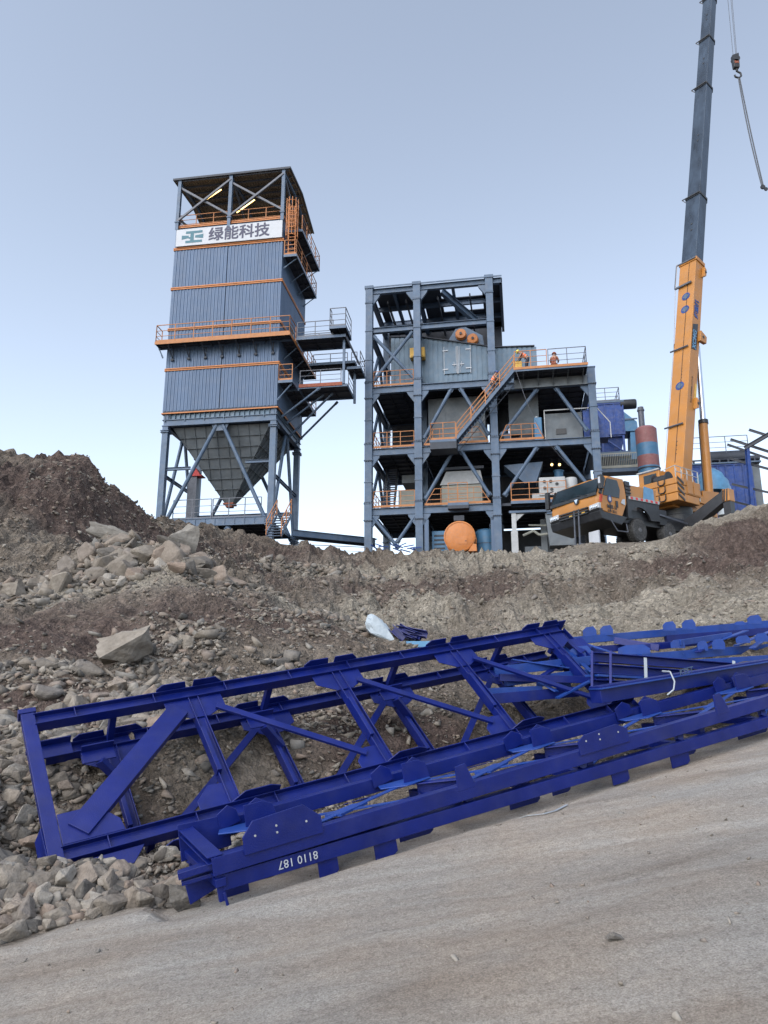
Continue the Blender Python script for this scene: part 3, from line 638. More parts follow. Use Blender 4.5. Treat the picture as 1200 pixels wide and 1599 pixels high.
for x in XC:
    for z in (3.1, 7.45, 12.15)+((16.92, 20.1) if x < 10 else ()):
        beam((x, .25, z), (x, DY-.25, z), .45)
        if x == 0: b = MB(); b.plate([(0, .25, z-.2), (0, .9, z-.2), (0, .25, z-1.1)], .2); b.build('gusset', 'steel', cb)
# braces
for (p, q) in (((5.95, 0, 11.9), (3.95, 0, 8.3)), ((6.6, 0, 11.9), (8.45, 0, 8.3)), ((5.95, 0, 7.2), (4.0, 0, 3.9)), ((6.55, 0, 7.2), (8.4, 0, 3.95)),
               ((11.9, 0, 11.45), (9.35, 0, 8.2)), ((13.2, 0, 11.45), (15.1, 0, 8.2)), ((11.7, 0, 7.2), (9.4, 0, 3.9)), ((13.0, 0, 7.2), (15.2, 0, 3.9)),
               ((.3, 0, 12.9), (3.2, 0, 16.6)), ((.3, 0, 16.5), (3.3, 0, 12.9)), ((.3, 0, 2.75), (2.1, 0, .5)), ((3.3, 0, 2.75), (2.0, 0, .9))): brace(p, q, .13, cb)
for z0, z1 in ((7.7, 11.8), (3.4, 7.1), (12.6, 16.5)):
    for x in (0, 3.56):
        if z0 > 12 or x == 0: brace((x, .5, z0), (x, 3.6, z1), .12, cb); brace((x, 7.0, z0), (x, 3.9, z1), .12, cb)
# decks
def cdeck(x0, x1, y0, y1, z): deck(cb, x0, x1, y0, y1, z, m='dark', fascia='dark', name='floor_deck')
for z in (3.38, 7.72, 12.42):
    cdeck(.3, 3.3, .2, 7.3, z); cdeck(3.8, 8.6, .2, 7.3, z)
    cdeck(9.15, 15.3, .2, 7.3, z if z < 12 else 12.02)
# roof frame with open bays
for x in (1.8, 6.2): beam((x, .25, 20.1), (x, DY-.2, 20.1), .35, .2, 'roof_beam')
for y in (2.6, 5.0): beam((.2, y, 20.05), (9.6, y, 20.05), .35, .2, 'roof_beam')
b = MB()
for (x0, x1, y0, y1) in ((.3, 5.2, .3, 3.2), (5.2, 8.5, 2.2, 3.2), (3.8, 5.2, 3.2, 6.2), (8.3, 9.7, .2, 7.4), (5.2, 8.3, 4.3, 5.3), (.3, 9.7, 6.6, 7.6), (.3, .9, 3.2, 6.6)): b.box(x0, x1, y0, y1, 20.3, 20.36)
b.build('roof_sheet', 'dark', cb)
b = MB(); b.H((9.15, 0, 20.1), (9.75, 0, 20.1), .3, .42, .03); b.H((9.72, -.1, 20.1), (9.72, 7.6, 20.1), .2, .42, .03, ); b.box(-.2, 9.8, -.28, -.24, 20.32, 20.42); b.build('roof_edge', 'steel', cb)
p = C.pl(690, 455, 1, 1.2); q = C.pl(745, 502, 1, 3.0); b = MB(); b.H(p, q, .35, .45, .04); b.build('hoist_beam', 'steel', cb)
b = MB()
for x in (1.2, 2.6, 5.0, 7.4): b.box(x-.05, x+.05, 1, 7, 19.6, 19.9)
b.box(.3, 9.6, 6.9, 7.1, 17.6, 20.0); b.build('crane_rail', 'dark', cb)
# railings of the floors
def crail(runs, **k): railing(cb, runs, 'orange_d', 1.15, 1.1, **k)
for z in (3.4, 7.75, 12.45): crail([[(.35, -.1, z), (3.25, -.1, z)]])
crail([[(.35, -.1, 3.4), (.35, 3.0, 3.4)]]); crail([[(.35, -.1, 7.75), (.35, 3.0, 7.75)]]); crail([[(.35, -.1, 12.45), (.35, 3.5, 12.45)]])
def sloperail(x0, x1, z, cut=.7):
    b = MB(); h = 1.15
    for f in (1, .66, .34): b.bar((x0+cut*f, -.12, z+h*f), (x1-cut*f, -.12, z+h*f), .04)
    b.bar((x0, -.12, z), (x0+cut, -.12, z+h), .045); b.bar((x1, -.12, z), (x1-cut, -.12, z+h), .045); b.bar((x0, -.12, z+.07), (x1, -.12, z+.07), .02, .15)
    for k in range(1, 4): x = x0+(x1-x0)*k/4; b.bar((x, -.12, z), (x, -.12, z+h), .04)
    b.build('railing', 'orange_d', cb)
sloperail(3.95, 8.45, 7.75); sloperail(3.95, 8.45, 3.4); sloperail(9.2, 12.2, 7.75, .5)
deck(cb, 4.55, 6.35, -1.7, -.3, 7.55, name='stair_landing'); railing(cb, [[(4.6, -1.65, 7.57), (6.3, -1.65, 7.57)], [(4.6, -1.65, 7.57), (4.6, -.3, 7.57)]], 'orange_d', 1.2, .9)
b = MB(); b.box(4.55, 6.35, -1.7, -.3, 6.9, 7.4); b.build('landing_box', 'dark', cb)
deck(cb, 5.6, 7.0, -.9, -.27, 3.3, name='small_landing'); railing(cb, [[(5.65, -.85, 3.3), (6.95, -.85, 3.3)]], 'orange_d', 1.4, .7)
b = MB(); b.box(5.6, 7.0, -.9, -.27, 2.9, 3.12); b.box(5.95, 6.65, -.5, -.3, 2.15, 2.5); b.build('landing_box', 'dark', cb)
deck(cb, 9.8, 13.5, -1.2, -.2, 3.15, name='platform_deck'); railing(cb, [[(9.85, -1.15, 3.15), (13.4, -1.15, 3.15)]], 'orange_d', 1.25, 1.1)
# main stair and top platform
stair(cb, (6.35, -1.25, 7.55), (10.4, -1.25, 12.3), .9, mr='orange_d')
b = MB()
for k in range(16):
    a = Vector((6.5, -.78, 7.35)).lerp(Vector((10.4, -.78, 11.9)), k/16); c = Vector((6.5, -.78, 7.35)).lerp(Vector((10.4, -.78, 11.9)), (k+1)/16)
    b.bar(a+Vector((0, 0, .1)), c-Vector((0, 0, .25)) if k % 2 else c+Vector((0, 0, .1)), .03); b.bar(a-Vector((0, 0, .28)), c-Vector((0, 0, .28)), .04)
b.build('stair_truss', 'dark', cb)
deck(cb, 10.35, 15.25, -1.7, .1, 12.3, name='top_platform'); deck(cb, 9.3, 15.3, .2, 7.3, 12.35, name='top_platform')
b = MB(); b.box(10.35, 15.3, -.35, -.3, 11.45, 12.1)
for i in range(5): x = 11+i*1.0; b.plate([(x, -1.6, 12.1), (x, -.36, 12.1), (x, -.36, 11.5)], .03)
b.build('bracket_wall', 'hopper', cb)
b = MB(); b.box(10.35, 15.3, -1.74, -1.7, 12.25, 12.42); b.build('toe_plate', 'orange_d', cb)
railing(cb, [[(10.45, -1.65, 12.32), (12.6, -1.65, 12.32)]], 'orange_d', 1.3, 1.0)
railing(cb, [[(12.7, -1.65, 12.32), (15.2, -1.65, 12.32)], [(15.2, -1.65, 12.32), (15.2, 3, 12.32)]], 'galv', 1.3, 1.25)
# machine house
hs_ = MB(); prof = [(1.36, 12.7), (11.95, 12.7), (11.95, 15.42), (9.1, 15.55), (8.7, 15.65), (3.5, 16.9), (1.36, 17.07)]
n = len(prof); hs_.add([(x, 1.5, z) for x, z in prof]+[(x, 6.4, z) for x, z in prof], [tuple(range(n))[::-1], tuple(range(n, 2*n))]+[(i, (i+1) % n, n+(i+1) % n, n+i) for i in range(n)])
hs_ = hs_.build('machine_house', 'clad2', cb)
def topz(x): return float(np.interp(x, [1.36, 3.5, 8.7, 9.1, 11.95], [17.07, 16.9, 15.65, 15.55, 15.42]))
b = MB(); x = 1.36
while x < 11.9:
    b.box(x+.02, x+.27, 1.455, 1.505, 12.75, topz(x)-.06); x += .36
b.build('wall_ribs', 'clad2', hs_)
b = MB()
for (a, c) in zip(prof[2:-1], prof[3:]): b.bar((a[0], 1.42, a[1]+.02), (c[0], 1.42, c[1]+.02), .16, .07)
b.box(1.36, 11.95, 1.42, 1.5, 12.66, 12.76); b.build('wall_trim', 'dark', hs_)
dr = MB(); dr.box(5.37, 6.32, 1.36, 1.44, 13.7, 15.8); dr.box(6.36, 7.3, 1.36, 1.44, 13.7, 15.8); dr = dr.build('double_door', 'clad2', hs_)
b = MB()
for x in (5.34, 6.30, 6.38, 7.28): b.box(x, x+.035, 1.32, 1.36, 13.65, 15.85)
for x in (5.25, 6.95):
    for z in (14.0, 15.5): b.box(x, x+.4, 1.30, 1.34, z, z+.08)
for x in (5.95, 6.5):
    b.box(x, x+.32, 1.29, 1.33, 14.35, 14.41); b.tube((x+.15, 1.3, 14.2), (x+.15, 1.3, 14.6), .02); b.tube((x+(.3 if x < 6.2 else .02), 1.3, 13.7), (x+(.3 if x < 6.2 else .02), 1.3, 15.8), .015)
b.build('door_hardware', 'white', dr)
b = MB(); b.box(3.1, 5.2-.0, 1.3, 1.34, 15.1, 15.15)
yb = MB(); a = C.pl(641, 560, 1, .9); c = C.pl(663.5, 543.5, 1, .9); yb.box(a.x, c.x, .7, 1.35, a.z, c.z); yb.box(a.x+.08, c.x-.08, .66, .7, a.z+.08, c.z-.08); yb.build('junction_box', 'yellow', hs_)
# drive sheaves on the roof of the house
br = MB(); br.plate([(5.3, 2.1, 16.2), (6.2, 2.1, 17.6), (6.9, 2.1, 17.75), (8.2, 2.1, 16.9), (8.35, 2.1, 15.7)], .12); br = br.build('sheave_bracket', 'steel', hs_)
for u, v in ((720, 522), (738.5, 529.5)):
    q = C.pl(u, v, 1, 1.8); b = MB(); b.lathe([(.12, -.14), (.12, -.1), (.3, -.1), (.36, -.1), (.4, -.06), (.36, 0), (.36, .12), (.42, .16), (.42, .22), (.3, .22)], (q.x, 1.75, q.z), (0, 1, 0), 28); s_ = b.build('sheave', 'orange', br, smooth=True)
    b = MB(); b.lathe([(.1, 0), (.1, .03)], (q.x, 1.57, q.z), (0, 1, 0), 12); b.build('sheave_hub', 'dark', s_)
# service volumes in the frame
def inner(name, m, x0, x1, y0, y1, z0, z1, ribs=0):
    b = MB(); b.box(x0, x1, y0, y1, z0, z1)
    for i in range(ribs): x = x0+(x1-x0)*(i+.5)/ribs; b.box(x-.02, x+.02, y0-.03, y0, z0+.05, z1-.05)
    return b.build(name, m, cb)
inner('bin_wall', 'hopper', 4.1, 8.2, 1.6, 6.2, 7.85, 11.9, 5)
inner('duct', 'hopper', 9.9, 12.0, 1.6, 4.0, 8.8, 11.9, 1)
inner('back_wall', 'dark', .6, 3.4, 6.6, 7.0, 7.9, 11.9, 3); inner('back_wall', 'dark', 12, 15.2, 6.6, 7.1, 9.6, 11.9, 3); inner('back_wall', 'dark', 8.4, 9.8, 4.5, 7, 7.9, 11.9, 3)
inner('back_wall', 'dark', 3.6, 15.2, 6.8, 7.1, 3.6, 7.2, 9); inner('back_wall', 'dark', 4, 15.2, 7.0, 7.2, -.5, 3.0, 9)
inner('conveyor_housing', 'hopper', 1.9, 3.4, 3.0, 5.0, 6.0, 6.6); inner('motor_housing', 'beige', 1.7, 3.4, 2.6, 4.6, 3.45, 5.3)
stair(cb, (1.0, 2.3, 3.4), (1.0, 4.7, 7.6), .8, mr='galv')
b = MB(); hp_ = [C.pl(u, v, 1, 1.2) for u, v in ((787, 727), (848, 721), (838, 752), (820, 755))]
b.plate(hp_, .1); q0 = hp_[0]; dn = [p+Vector((0, 1.6, 0)) for p in hp_]
b.add(hp_+dn, [(0, 1, 5, 4), (1, 2, 6, 5), (2, 3, 7, 6), (3, 0, 4, 7), (4, 5, 6, 7)]); b.build('feed_hopper', 'steel', cb)
# ---- machines standing in the building (each its own thing)
def cthing(name, label, cat, lx, ly, lz, group=None): return thing(name, label, cat, C.W((lx, ly, lz)), C.ang, group)
mh = cthing('impact_mill', 'pale beige steel machine housing on the first floor in the middle bay', 'machine', 5.0, 1.2, 3.43)
b = MB(); b.hexa([(0, 0, .0), (2.85, 0, 0), (2.85, 2.2, 0), (0, 2.2, 0), (0, 0, 1.7), (2.85, 0, 1.7), (2.85, 2.2, 1.7), (0, 2.2, 1.7)]); b.build('lower_housing', 'beige', mh, bev=.02)
b = MB(); b.hexa([(-.1, -.1, 1.72), (2.95, -.1, 1.72), (2.95, 2.2, 1.72), (-.1, 2.2, 1.72), (.35, .1, 2.75), (2.75, .1, 2.75), (2.75, 2.1, 2.75), (.35, 2.1, 2.75)]); b.build('hood', 'offwhite', mh)
b = MB(); b.box(.1, 3.0, 0, .6, 2.85, 3.05); b.build('top_flange', 'dark', mh)
dm = cthing('orange_drum', 'round orange steel drum with small hatch on the ground under the frame', 'drum', 6.35, -1.0, 0)
b = MB(); b.lathe([(.2, -.02), (1.02, -.02), (1.05, .0), (1.05, .06), (.98, .1), (.98, 1.5), (1.05, 1.54), (1.05, 1.6), (.2, 1.62)], (0, 0, .95), (0, 1, 0), 40); b.build('shell', 'orange', dm, smooth=True)
b = MB(); b.box(-.05, .5, -.05, -.021, .42, .9); h_ = b.build('hatch', 'orange', dm, bev=.02); b = MB(); b.path([(math.cos(a)*.97, -.03, .95+math.sin(a)*.97) for a in np.linspace(0, 2*math.pi, 41)], .025, 5); b.build('rim', 'orange', dm); b = MB(); b.box(.36, .46, -.075, -.05, .6, .64); b.build('latch', 'dark', h_)
for s in (1,): b = MB(); b.plate([(s*.55, .3, -.1), (s*1.12, .3, -.1), (s*1.1, .3, .35), (s*.9, .3, .4)], .9, (0, 1, 0)); b.build('cradle', 'orange', dm)
cab = cthing('control_cabinet', 'light blue louvred cabinet left of the orange drum', 'cabinet', 4.3, .9, -.1); b = MB(); b.box(0, 1.9, 0, 1.2, 0, 1.9); b.build('body', 'skyblue', cab, bev=.02)
b = MB()
for i in range(5): b.box(.15, .9, -.03, 0, .3+i*.3, .42+i*.3)
b.build('louvres', 'dark', cab)
tk = cthing('blue_tank', 'light blue vertical tank right of the orange drum', 'tank', 8.0, 1.5, -.1); b = MB(); b.lathe([(.7, 0), (.75, .05), (.75, 1.8), (.6, 1.95), (.1, 2.0)], (0, 0, 0), (0, 0, 1), 24); b.build('shell', 'skyblue', tk, smooth=True); b = MB(); b.lathe([(.78, .9), (.78, .96)], (0, 0, 0), (0, 0, 1), 24); b.tube((.3, 0, 1.9), (.3, 0, 2.4), .06); b.build('hoop', 'steel', tk)
for k, (x, lab) in enumerate(((4.05, 'narrow blue-grey door panel standing beside the second column'), (8.55, 'narrow blue-grey door panel standing beside the third column'))):
    pn = cthing('door_panel', lab, 'panel', x, -.1, -.2, 'narrow door panels leaning in the ground floor'); b = MB(); b.box(-.15, .15, 0, .06, 0, 2.6); b.build('leaf', 'steel', pn); b = MB(); b.box(-.1, .1, -.02, 0, .2, 2.4); b.build('inset', 'clad', pn)
bn = cthing('blue_fan_box', 'deep blue and grey fan boxes on the second floor of the left bay', 'machine', 1.5, 3.0, 7.75); b = MB(); b.box(0, 1.1, 0, .8, .2, 1.2); b.build('grey_box', 'steel', bn); b = MB(); b.box(1.15, 2.0, 0, .8, .1, 1.35); b.build('blue_box', 'bluebox', bn)
g_ = cthing('generator_set', 'dark motor set behind the orange railing in the right bay', 'machine', 10.0, 1.5, 7.75); b = MB(); b.box(0, 1.9, 0, 1, .25, .75); b.lathe([(.35, 0), (.35, 1.0)], (.6, .5, .9), (1, 0, 0), 16); b.build('motor', 'dark', g_); b = MB(); b.box(-.5, 0, 0, .8, .1, 1.1); b.build('panel', 'steel', g_); b = MB(); b.box(1.95, 2.1, -.05, 1, .1, 1.3); b.build('panel', 'steel', g_)
sc = cthing('hoist_shelter', 'small open-fronted white framed shed on the second floor in the right bay', 'shed', 12.3, .4, 7.75); b = MB()
b.box(0, .06, 0, .06, 0, 2.25); b.box(0, 3.6, 0, .06, 2.2, 2.27); b.bar((3.6, .03, 2.2), (4.4, .03, 1.1), .06); b.bar((4.4, .03, 0), (4.4, .03, 1.1), .06); b.build('frame', 'offwhite', sc)
b = MB(); b.box(.1, 2.6, .5, 1.6, 0, 2.15); b.build('grey_wall', 'hopper', sc); b = MB(); b.hexa([(2.65, .2, .1), (4.3, .2, .1), (4.3, 1.5, .1), (2.65, 1.5, .1), (2.65, .2, 2.15), (3.5, .2, 2.15), (3.5, 1.5, 2.15), (2.65, 1.5, 2.15)]); b.build('blue_side', 'bluebox', sc)
b = MB(); b.box(.8, 1.5, .44, .5, .6, 1.0); b.build('opening', 'black', sc)
bt_ = cthing('water_tank', 'sky blue upright box tank beside the white framed shed', 'tank', 11.6, .6, 7.75); b = MB(); b.box(0, .55, 0, .7, 0, 1.85); b.build('shell', 'skyblue', bt_, bev=.04); b = MB(); b.tube((.2, .3, 1.85), (.2, .3, 2.0), .1); b.build('cap', 'white', bt_)
mm = cthing('white_pump_unit', 'white machine unit with dials and pipes behind the orange rail, left of the crane cab', 'machine', 11.2, -.9, 3.17)
b = MB(); b.box(.5, 2.2, 0, 1.4, .35, 1.6); b.box(0, .9, .1, 1.0, 0, .55); b.build('cabinet', 'offwhite', mm, bev=.04)
b = MB(); b.lathe([(.4, 0), (.42, .05), (.42, .7), (.38, .8)], (2.6, .6, .8), (0, 0, 1), 20); b.build('drum', 'offwhite', mm, smooth=True)
for x, z in ((.85, 1.3), (1.25, 1.3), (.85, .85), (1.3, .75), (1.65, 1.1)): b = MB(); b.lathe([(.11, -.03), (.11, 0)], (x, -.0, z), (0, 1, 0), 14); b.build('dial', 'black', mm)
bp_ = cthing('blue_pipe', 'sky blue vertical pipe stub inside the right bay above the white unit', 'pipe', 13.2, 2.5, 4.6); b = MB(); b.lathe([(.32, 0), (.32, 1.5)], (0, 0, 0), (0, 0, 1), 16); b.build('pipe', 'skyblue', bp_, smooth=True); b = MB(); b.lathe([(.38, 1.5), (.38, 1.58)], (0, 0, 0), (0, 0, 1), 16); b.build('flange', 'skyblue', bp_)
wp = cthing('support_pier', 'pale grey pier standing just right of the third column', 'pier', 9.95, -.6, 0); b = MB(); b.box(-.22, .22, -.2, .2, -.8, 1.2); b.box(-.15, .15, -.14, .14, 1.2, 2.45); b.plate([(.15, 0, 1.9), (.7, 0, 2.4), (.15, 0, 2.4)], .1); b.build('shaft', 'offwhite', wp); b = MB(); b.box(-.3, 2.4, -.2, .2, 2.45, 2.6); b.build('cap_beam', 'steel', wp)
mc = cthing('pump_skid', 'dark pipework skid with pale pipes between the pier and the crane cab', 'machine', 10.6, .2, -.3); b = MB(); b.box(0, 3.2, .8, 2, 0, .8); b.box(1.1, 1.5, .5, .9, 0, 2.6); b.box(2.4, 2.6, .5, .9, 0, 2.6); b.build('frame', 'hopper', mc); b = MB(); b.path([(-.1, 0, 1.4), (.6, 0, 1.7), (1.0, 0, 1.4), (1.9, 0, 1.5)], .09, 8); b.path([(.3, 0, 2.1), (2.2, 0, 2.0)], .06, 8); b.build('pipes', 'beige', mc)
ch = cthing('sloped_chute', 'grey sloping chute coming out under the right bay left of the crane cab', 'chute', 12.2, -.6, .2); b = MB(); b.hexa([(0, 0, 0), (1.6, 0, 0), (1.6, 1.2, 0), (.0, 1.2, 0), (-.2, 0, 2.2), (1.6, 0, 2.2), (1.6, 1.2, 2.2), (-.2, 1.2, 2.2)]); b.build('body', 'hopper', ch); b = MB(); b.box(-.1, 1.7, -.1, 0, 2.1, 2.25); b.build('lip', 'steel', ch)
for k, (u, v) in enumerate(((862, 726), (874, 726))):
    q = C.pl(u, v, 1, 2.2); L_ = cthing('work_lamp', ['lit work lamp under the second floor of the right bay, left of the pair', 'dimmer lit work lamp under the second floor of the right bay, right of the pair'][k], 'lamp', q.x, q.y, q.z, 'work lamps in the right bay')
    b = MB(); b.lathe([(.05, 0), (.09, .06), (.09, .1)], (0, 0, 0), (0, -1, 0), 10); b.build('bulb', 'lamp', L_); b = MB(); b.lathe([(.12, -.1), (.12, 0)], (0, .05, 0), (0, -1, 0), 10); b.bar((0, .05, 0), (0, .05, .5), .03); b.build('housing', 'dark', L_)
# ropes
p0 = C.W((10.5, -1.8, 12.2)); p1 = C.W((13.6, -2.4, 5.0)); b = MB(); pts = [(p0.lerp(p1, t)+Vector((-.5*math.sin(t*math.pi)*.6, 0, -.6*math.sin(t*math.pi)))) for t in np.linspace(0, 1, 10)]; b.path(pts, .013, 5)
o = b.build('rope', 'galv', None, off=p0); tag(o, 'thin pale rope hanging from the top platform down past the crane cab', 'rope', loc=p0)
# debris at the foot of the left bay
p0 = C.W((2.2, -1.0, .15)); db = MB(); rr = random.Random(3)
for i in range(16):
    a = Vector((rr.uniform(-1.6, 1.5), rr.uniform(-.5, .5), rr.uniform(0, .25))); d = Vector((rr.uniform(-1, 1), rr.uniform(-.4, .4), rr.uniform(-.15, .25))).normalized()*rr.uniform(.3, .9); db.bar(a, a+d, .08, .06)
tag(db.build('scrap_steel', 'bluebox'), 'heap of dark blue steel offcuts at the foot of the left bay', 'scrap', loc=p0)

# ------------------------------------------------------------------ mobile crane
cr = thing('mobile_crane', 'yellow and black truck crane with raised slate-blue telescopic boom', 'mobile crane', K.o, K.ang)
TILT = .042     # the carrier climbs towards its tail
def kz(y): return y*TILT
bw = -3.35
# cab body: section (y, z) swept across the width, with rounded front
def loft(name, m, secs, par, cap=True, smooth=True, bev=.03):
    b = MB(); n = len(secs[0]); vs = [p for s in secs for p in s]; fs = []
    for k in range(len(secs)-1):
        for i in range(n): j = (i+1) % n; fs.append((k*n+i, k*n+j, (k+1)*n+j, (k+1)*n+i))
    fs += [tuple(range(n))[::-1], tuple(range((len(secs)-1)*n, len(secs)*n))]
    b.add(vs, fs); return b.build(name, m, par, smooth=smooth, bev=bev)
prof = [(.18, 1.02), (.05, 1.5), (.12, 1.78), (.72, 2.70), (.95, 2.78), (2.35, 2.82), (2.5, 2.0), (2.5, 1.6), (1.95, .78), (.75, .95)]
def sec(x, dy=0, dz=0, sc=1): return [(x, y+dy*(1 if y < .8 else 0), z+dz*(z > 2.5)) for y, z in prof]
cabb = loft('cab', 'crane', [sec(0, .22, -.05), sec(-.18, .04), sec(-1.36, -.04, .02), sec(bw+.18, .04), sec(bw, .22, -.05)], cr)
b = MB(); b.plate([(-.14, .10, 1.83), (bw+.14, .10, 1.83), (bw+.22, .60, 2.62), (-.22, .60, 2.62)], .06); b.build('windshield', 'glass', cabb)
b = MB(); b.plate([(.012, .45, 1.75), (.012, .85, 2.6), (.012, 1.75, 2.62), (.012, 1.95, 2.2), (.012, 1.85, 1.78)], .04); b.build('side_window', 'glass', cabb)
b = MB(); b.bar((.0, .24, 1.78), (-.03, .70, 2.62), .1, .16); b.bar((bw, .24, 1.78), (bw+.03, .70, 2.62), .1, .16); b.bar((-.1, .06, 1.80), (bw+.1, .06, 1.80), .05, .14); b.build('pillar_trim', 'black', cabb)
b = MB()
for k in range(2): x = -.7-k*1.1; b.bar((x, .0, 1.82), (x-.75, .12, 1.98), .025)
b.build('wipers', 'black', cabb)
b = MB(); b.plate([(-.3, .16, 1.86), (bw+.5, .16, 1.86), (bw+.55, .23, 1.98), (-1.0, .22, 1.96)], .01); b.build('dash_papers', 'skyblue', cabb)
for s, x in ((1, .16), (-1, bw-.14)):
    b = MB(); b.hexa([(x-.12, .05, 1.75 if s < 0 else 1.95), (x+.12, .05, 1.75 if s < 0 else 1.95), (x+.12, .25, 1.75 if s < 0 else 1.95), (x-.12, .25, 1.75 if s < 0 else 1.95), (x-.12, .05, 2.6), (x+.12, .05, 2.6), (x+.12, .25, 2.6), (x-.12, .25, 2.6)])
    b.path([(x, .15, 2.55), (x-s*.15, .5, 2.7)], .03); b.path([(x, .15, 2.0), (x-s*.15, .35, 1.9)], .03); b.build('mirror', 'black', cabb, bev=.03)
b = MB(); b.box(.1, .22, .02, .05, 2.2, 2.5); b.build('mirror_sticker', 'white', cabb)
b = MB(); b.lathe([(.16, 0), (.16, .04)], (-1.36, .0, 1.66), (0, -1, .1), 20); e_ = b.build('emblem', 'black', cabb)
b = MB(); b.plate([(-1.24, -.055, 1.75), (-1.48, -.055, 1.75), (-1.36, -.055, 1.55)], .02); b.build('emblem_mark', 'chrome', e_)
for x in (-.32, bw+.32):
    s = 1 if x > -1 else -1
    b = MB(); b.hexa([(x-.3, .06, 1.06), (x+.3, .08 if s > 0 else .06, 1.1), (x+.3, .3, 1.1), (x-.3, .3, 1.06), (x-.3, .03, 1.3), (x+.3, .08, 1.36), (x+.3, .3, 1.36), (x-.3, .3, 1.3)]); hl = b.build('headlight', 'white', cabb, bev=.03)
    b = MB()
    for k in (-.16, 0, .16): b.lathe([(.07, 0), (.05, .02)], (x+k, .03, 1.19), (0, -1, 0), 12)
    b.build('lens', 'chrome', hl)
b = MB(); b.hexa([(-.02, .15, .98), (bw+.02, .15, .98), (bw+.02, .5, .98), (-.02, .5, .98), (-.0, .05, 1.1), (bw, .05, 1.1), (bw, .5, 1.1), (0, .5, 1.1)])
b.box(bw+.7, -.7, .0, .3, .98, 1.04); b.box(bw+.7, -.7, .0, .3, 1.1, 1.16); b.box(bw+.7, -.7, .0, .3, 1.22, 1.28); b.build('grille', 'black', cabb)
b = MB(); b.hexa([(.02, .25, .62), (bw-.02, .25, .62), (bw-.02, 1.9, .5), (.02, 1.9, .5), (.02, .1, .98), (bw-.02, .1, .98), (bw-.02, 2.5, .95), (.02, 2.5, .95)]); b.build('bumper', 'black', cr, bev=.04)
b = MB()
for x in (-1.6, -1.3): b.bar((x, .05, 1.3), (x, -.02, -.4), .07); 
b.box(-1.75, -1.1, -.1, .1, -.7, -.35); b.build('tow_frame', 'galv', cr)
b = MB(); b.box(-1.95, -1.75, .02, .08, .98, 1.15); b.box(-1.1, -.9, .02, .08, .98, 1.15); b.build('marker_plates', 'yellow', cr)
b = MB(); b.box(-1.1, -.45, .5, .6, -.65, .2); b.build('number_board', 'white', cr)
b = MB(); b.path([(.03, 1.0, .6), (.1, 1.4, .15), (.1, 2.3, .2), (.03, 2.3, .6)], .03); b.build('step_rail', 'galv', cr)
text('door_lettering', 'MGR 16', 'black', .24, (.035, .75, 1.18), (0, 1, 0), (0, 0, 1), cabb, .004, .008); text('door_lettering', '总重:7 载员:2', 'black', .14, (.035, .75, 1.0), (0, 1, 0), (0, 0, 1), cabb)
b = MB(); b.lathe([(.17, 0), (.17, .02)], (.02, 1.0, 1.62), (1, 0, 0), 20); b.box(.02, .04, .83, 1.17, 1.56, 1.68); b.build('door_emblem', 'bluebox', cabb); b = MB(); b.lathe([(.1, 0), (.1, .03)], (.02, 1.0, 1.62), (1, 0, 0), 16); b.build('door_emblem_centre', 'white', cabb)
b = MB(); b.plate([(.03, 1.95, 1.55), (.03, 2.3, 1.5), (.03, 2.35, 1.8), (.03, 2.1, 1.75)], .01); b.build('stickers', 'white', cabb); b = MB(); b.box(.02, .05, 1.5, 1.68, 1.3, 1.6); b.box(.02, .05, 1.0, 1.02, 1.05, 1.5); b.build('door_handle', 'black', cabb)
for k in range(3): b = MB(); b.bar((.01, .12+k*.09, 1.4), (.03, .22+k*.09, 1.75), .02, .03); b.build('red_stripe', 'red', cabb)
b = MB(); b.tube((-.05, 1.2, 2.2), (-.05, 2.4, 2.2), .02); 
for ob in [o for o in COL.objects if o.type == 'MESH' and (o.parent == cr or (o.parent and o.parent.parent == cr) or (o.parent and o.parent.parent and o.parent.parent.parent == cr))]:
    for v_ in ob.data.vertices: v_.co.z = 1.2+(v_.co.z-1.2)*1.16+v_.co.x*.05
# air intake, side body, fender
b = MB(); b.box(-.5, -.05, 2.58, 3.0, .9, 3.0)
for z in np.arange(1.5, 2.9, .2): b.box(-.52, 0, 2.56, 3.02, z, z+.08)
b.build('air_intake', 'black', cr, bev=.02)
def yb_(name, m, x0, x1, y0, y1, z0, z1, par=cr, bev=.02):
    b = MB(); b.hexa([(x0, y0, z0+kz(y0)), (x1, y0, z0+kz(y0)), (x1, y1, z0+kz(y1)), (x0, y1, z0+kz(y1)), (x0, y0, z1+kz(y0)), (x1, y0, z1+kz(y0)), (x1, y1, z1+kz(y1)), (x0, y1, z1+kz(y1))]); return b.build(name, m, par, bev=bev)
sb = yb_('side_body', 'crane', bw+.1, -.1, 3.05, 5.5, 2.05, 2.72)
b = MB(); b.plate([(-.08, 4.2, 2.24), (-.08, 5.25, 2.26), (-.08, 5.2, 2.95), (-.08, 4.35, 2.98)], .02); b.build('blue_cover', 'tarp', sb)
fd = MB(); arch = [(2.55, .9), (2.55, 2.0), (5.5, 2.02), (5.5, .95)]+[(3.65+1.05*math.cos(a)*1.02, .55+1.0*math.sin(a)) for a in np.linspace(.35, math.pi-.2, 9)]
fd.plate([(-.04, y, z+kz(y)*.6) for y, z in arch], .12, (1, 0, 0)); fd = fd.build('fender', 'black', cr)
b = MB(); b.hexa([(.02, 2.7, 1.95), (.08, 2.7, 1.95), (.08, 5.5, 2.07), (.02, 5.5, 2.07), (.02, 2.7, 2.12), (.08, 2.7, 2.12), (.08, 5.5, 2.25), (.02, 5.5, 2.25)]); st_ = b.build('reflective_strip', 'offwhite', fd)
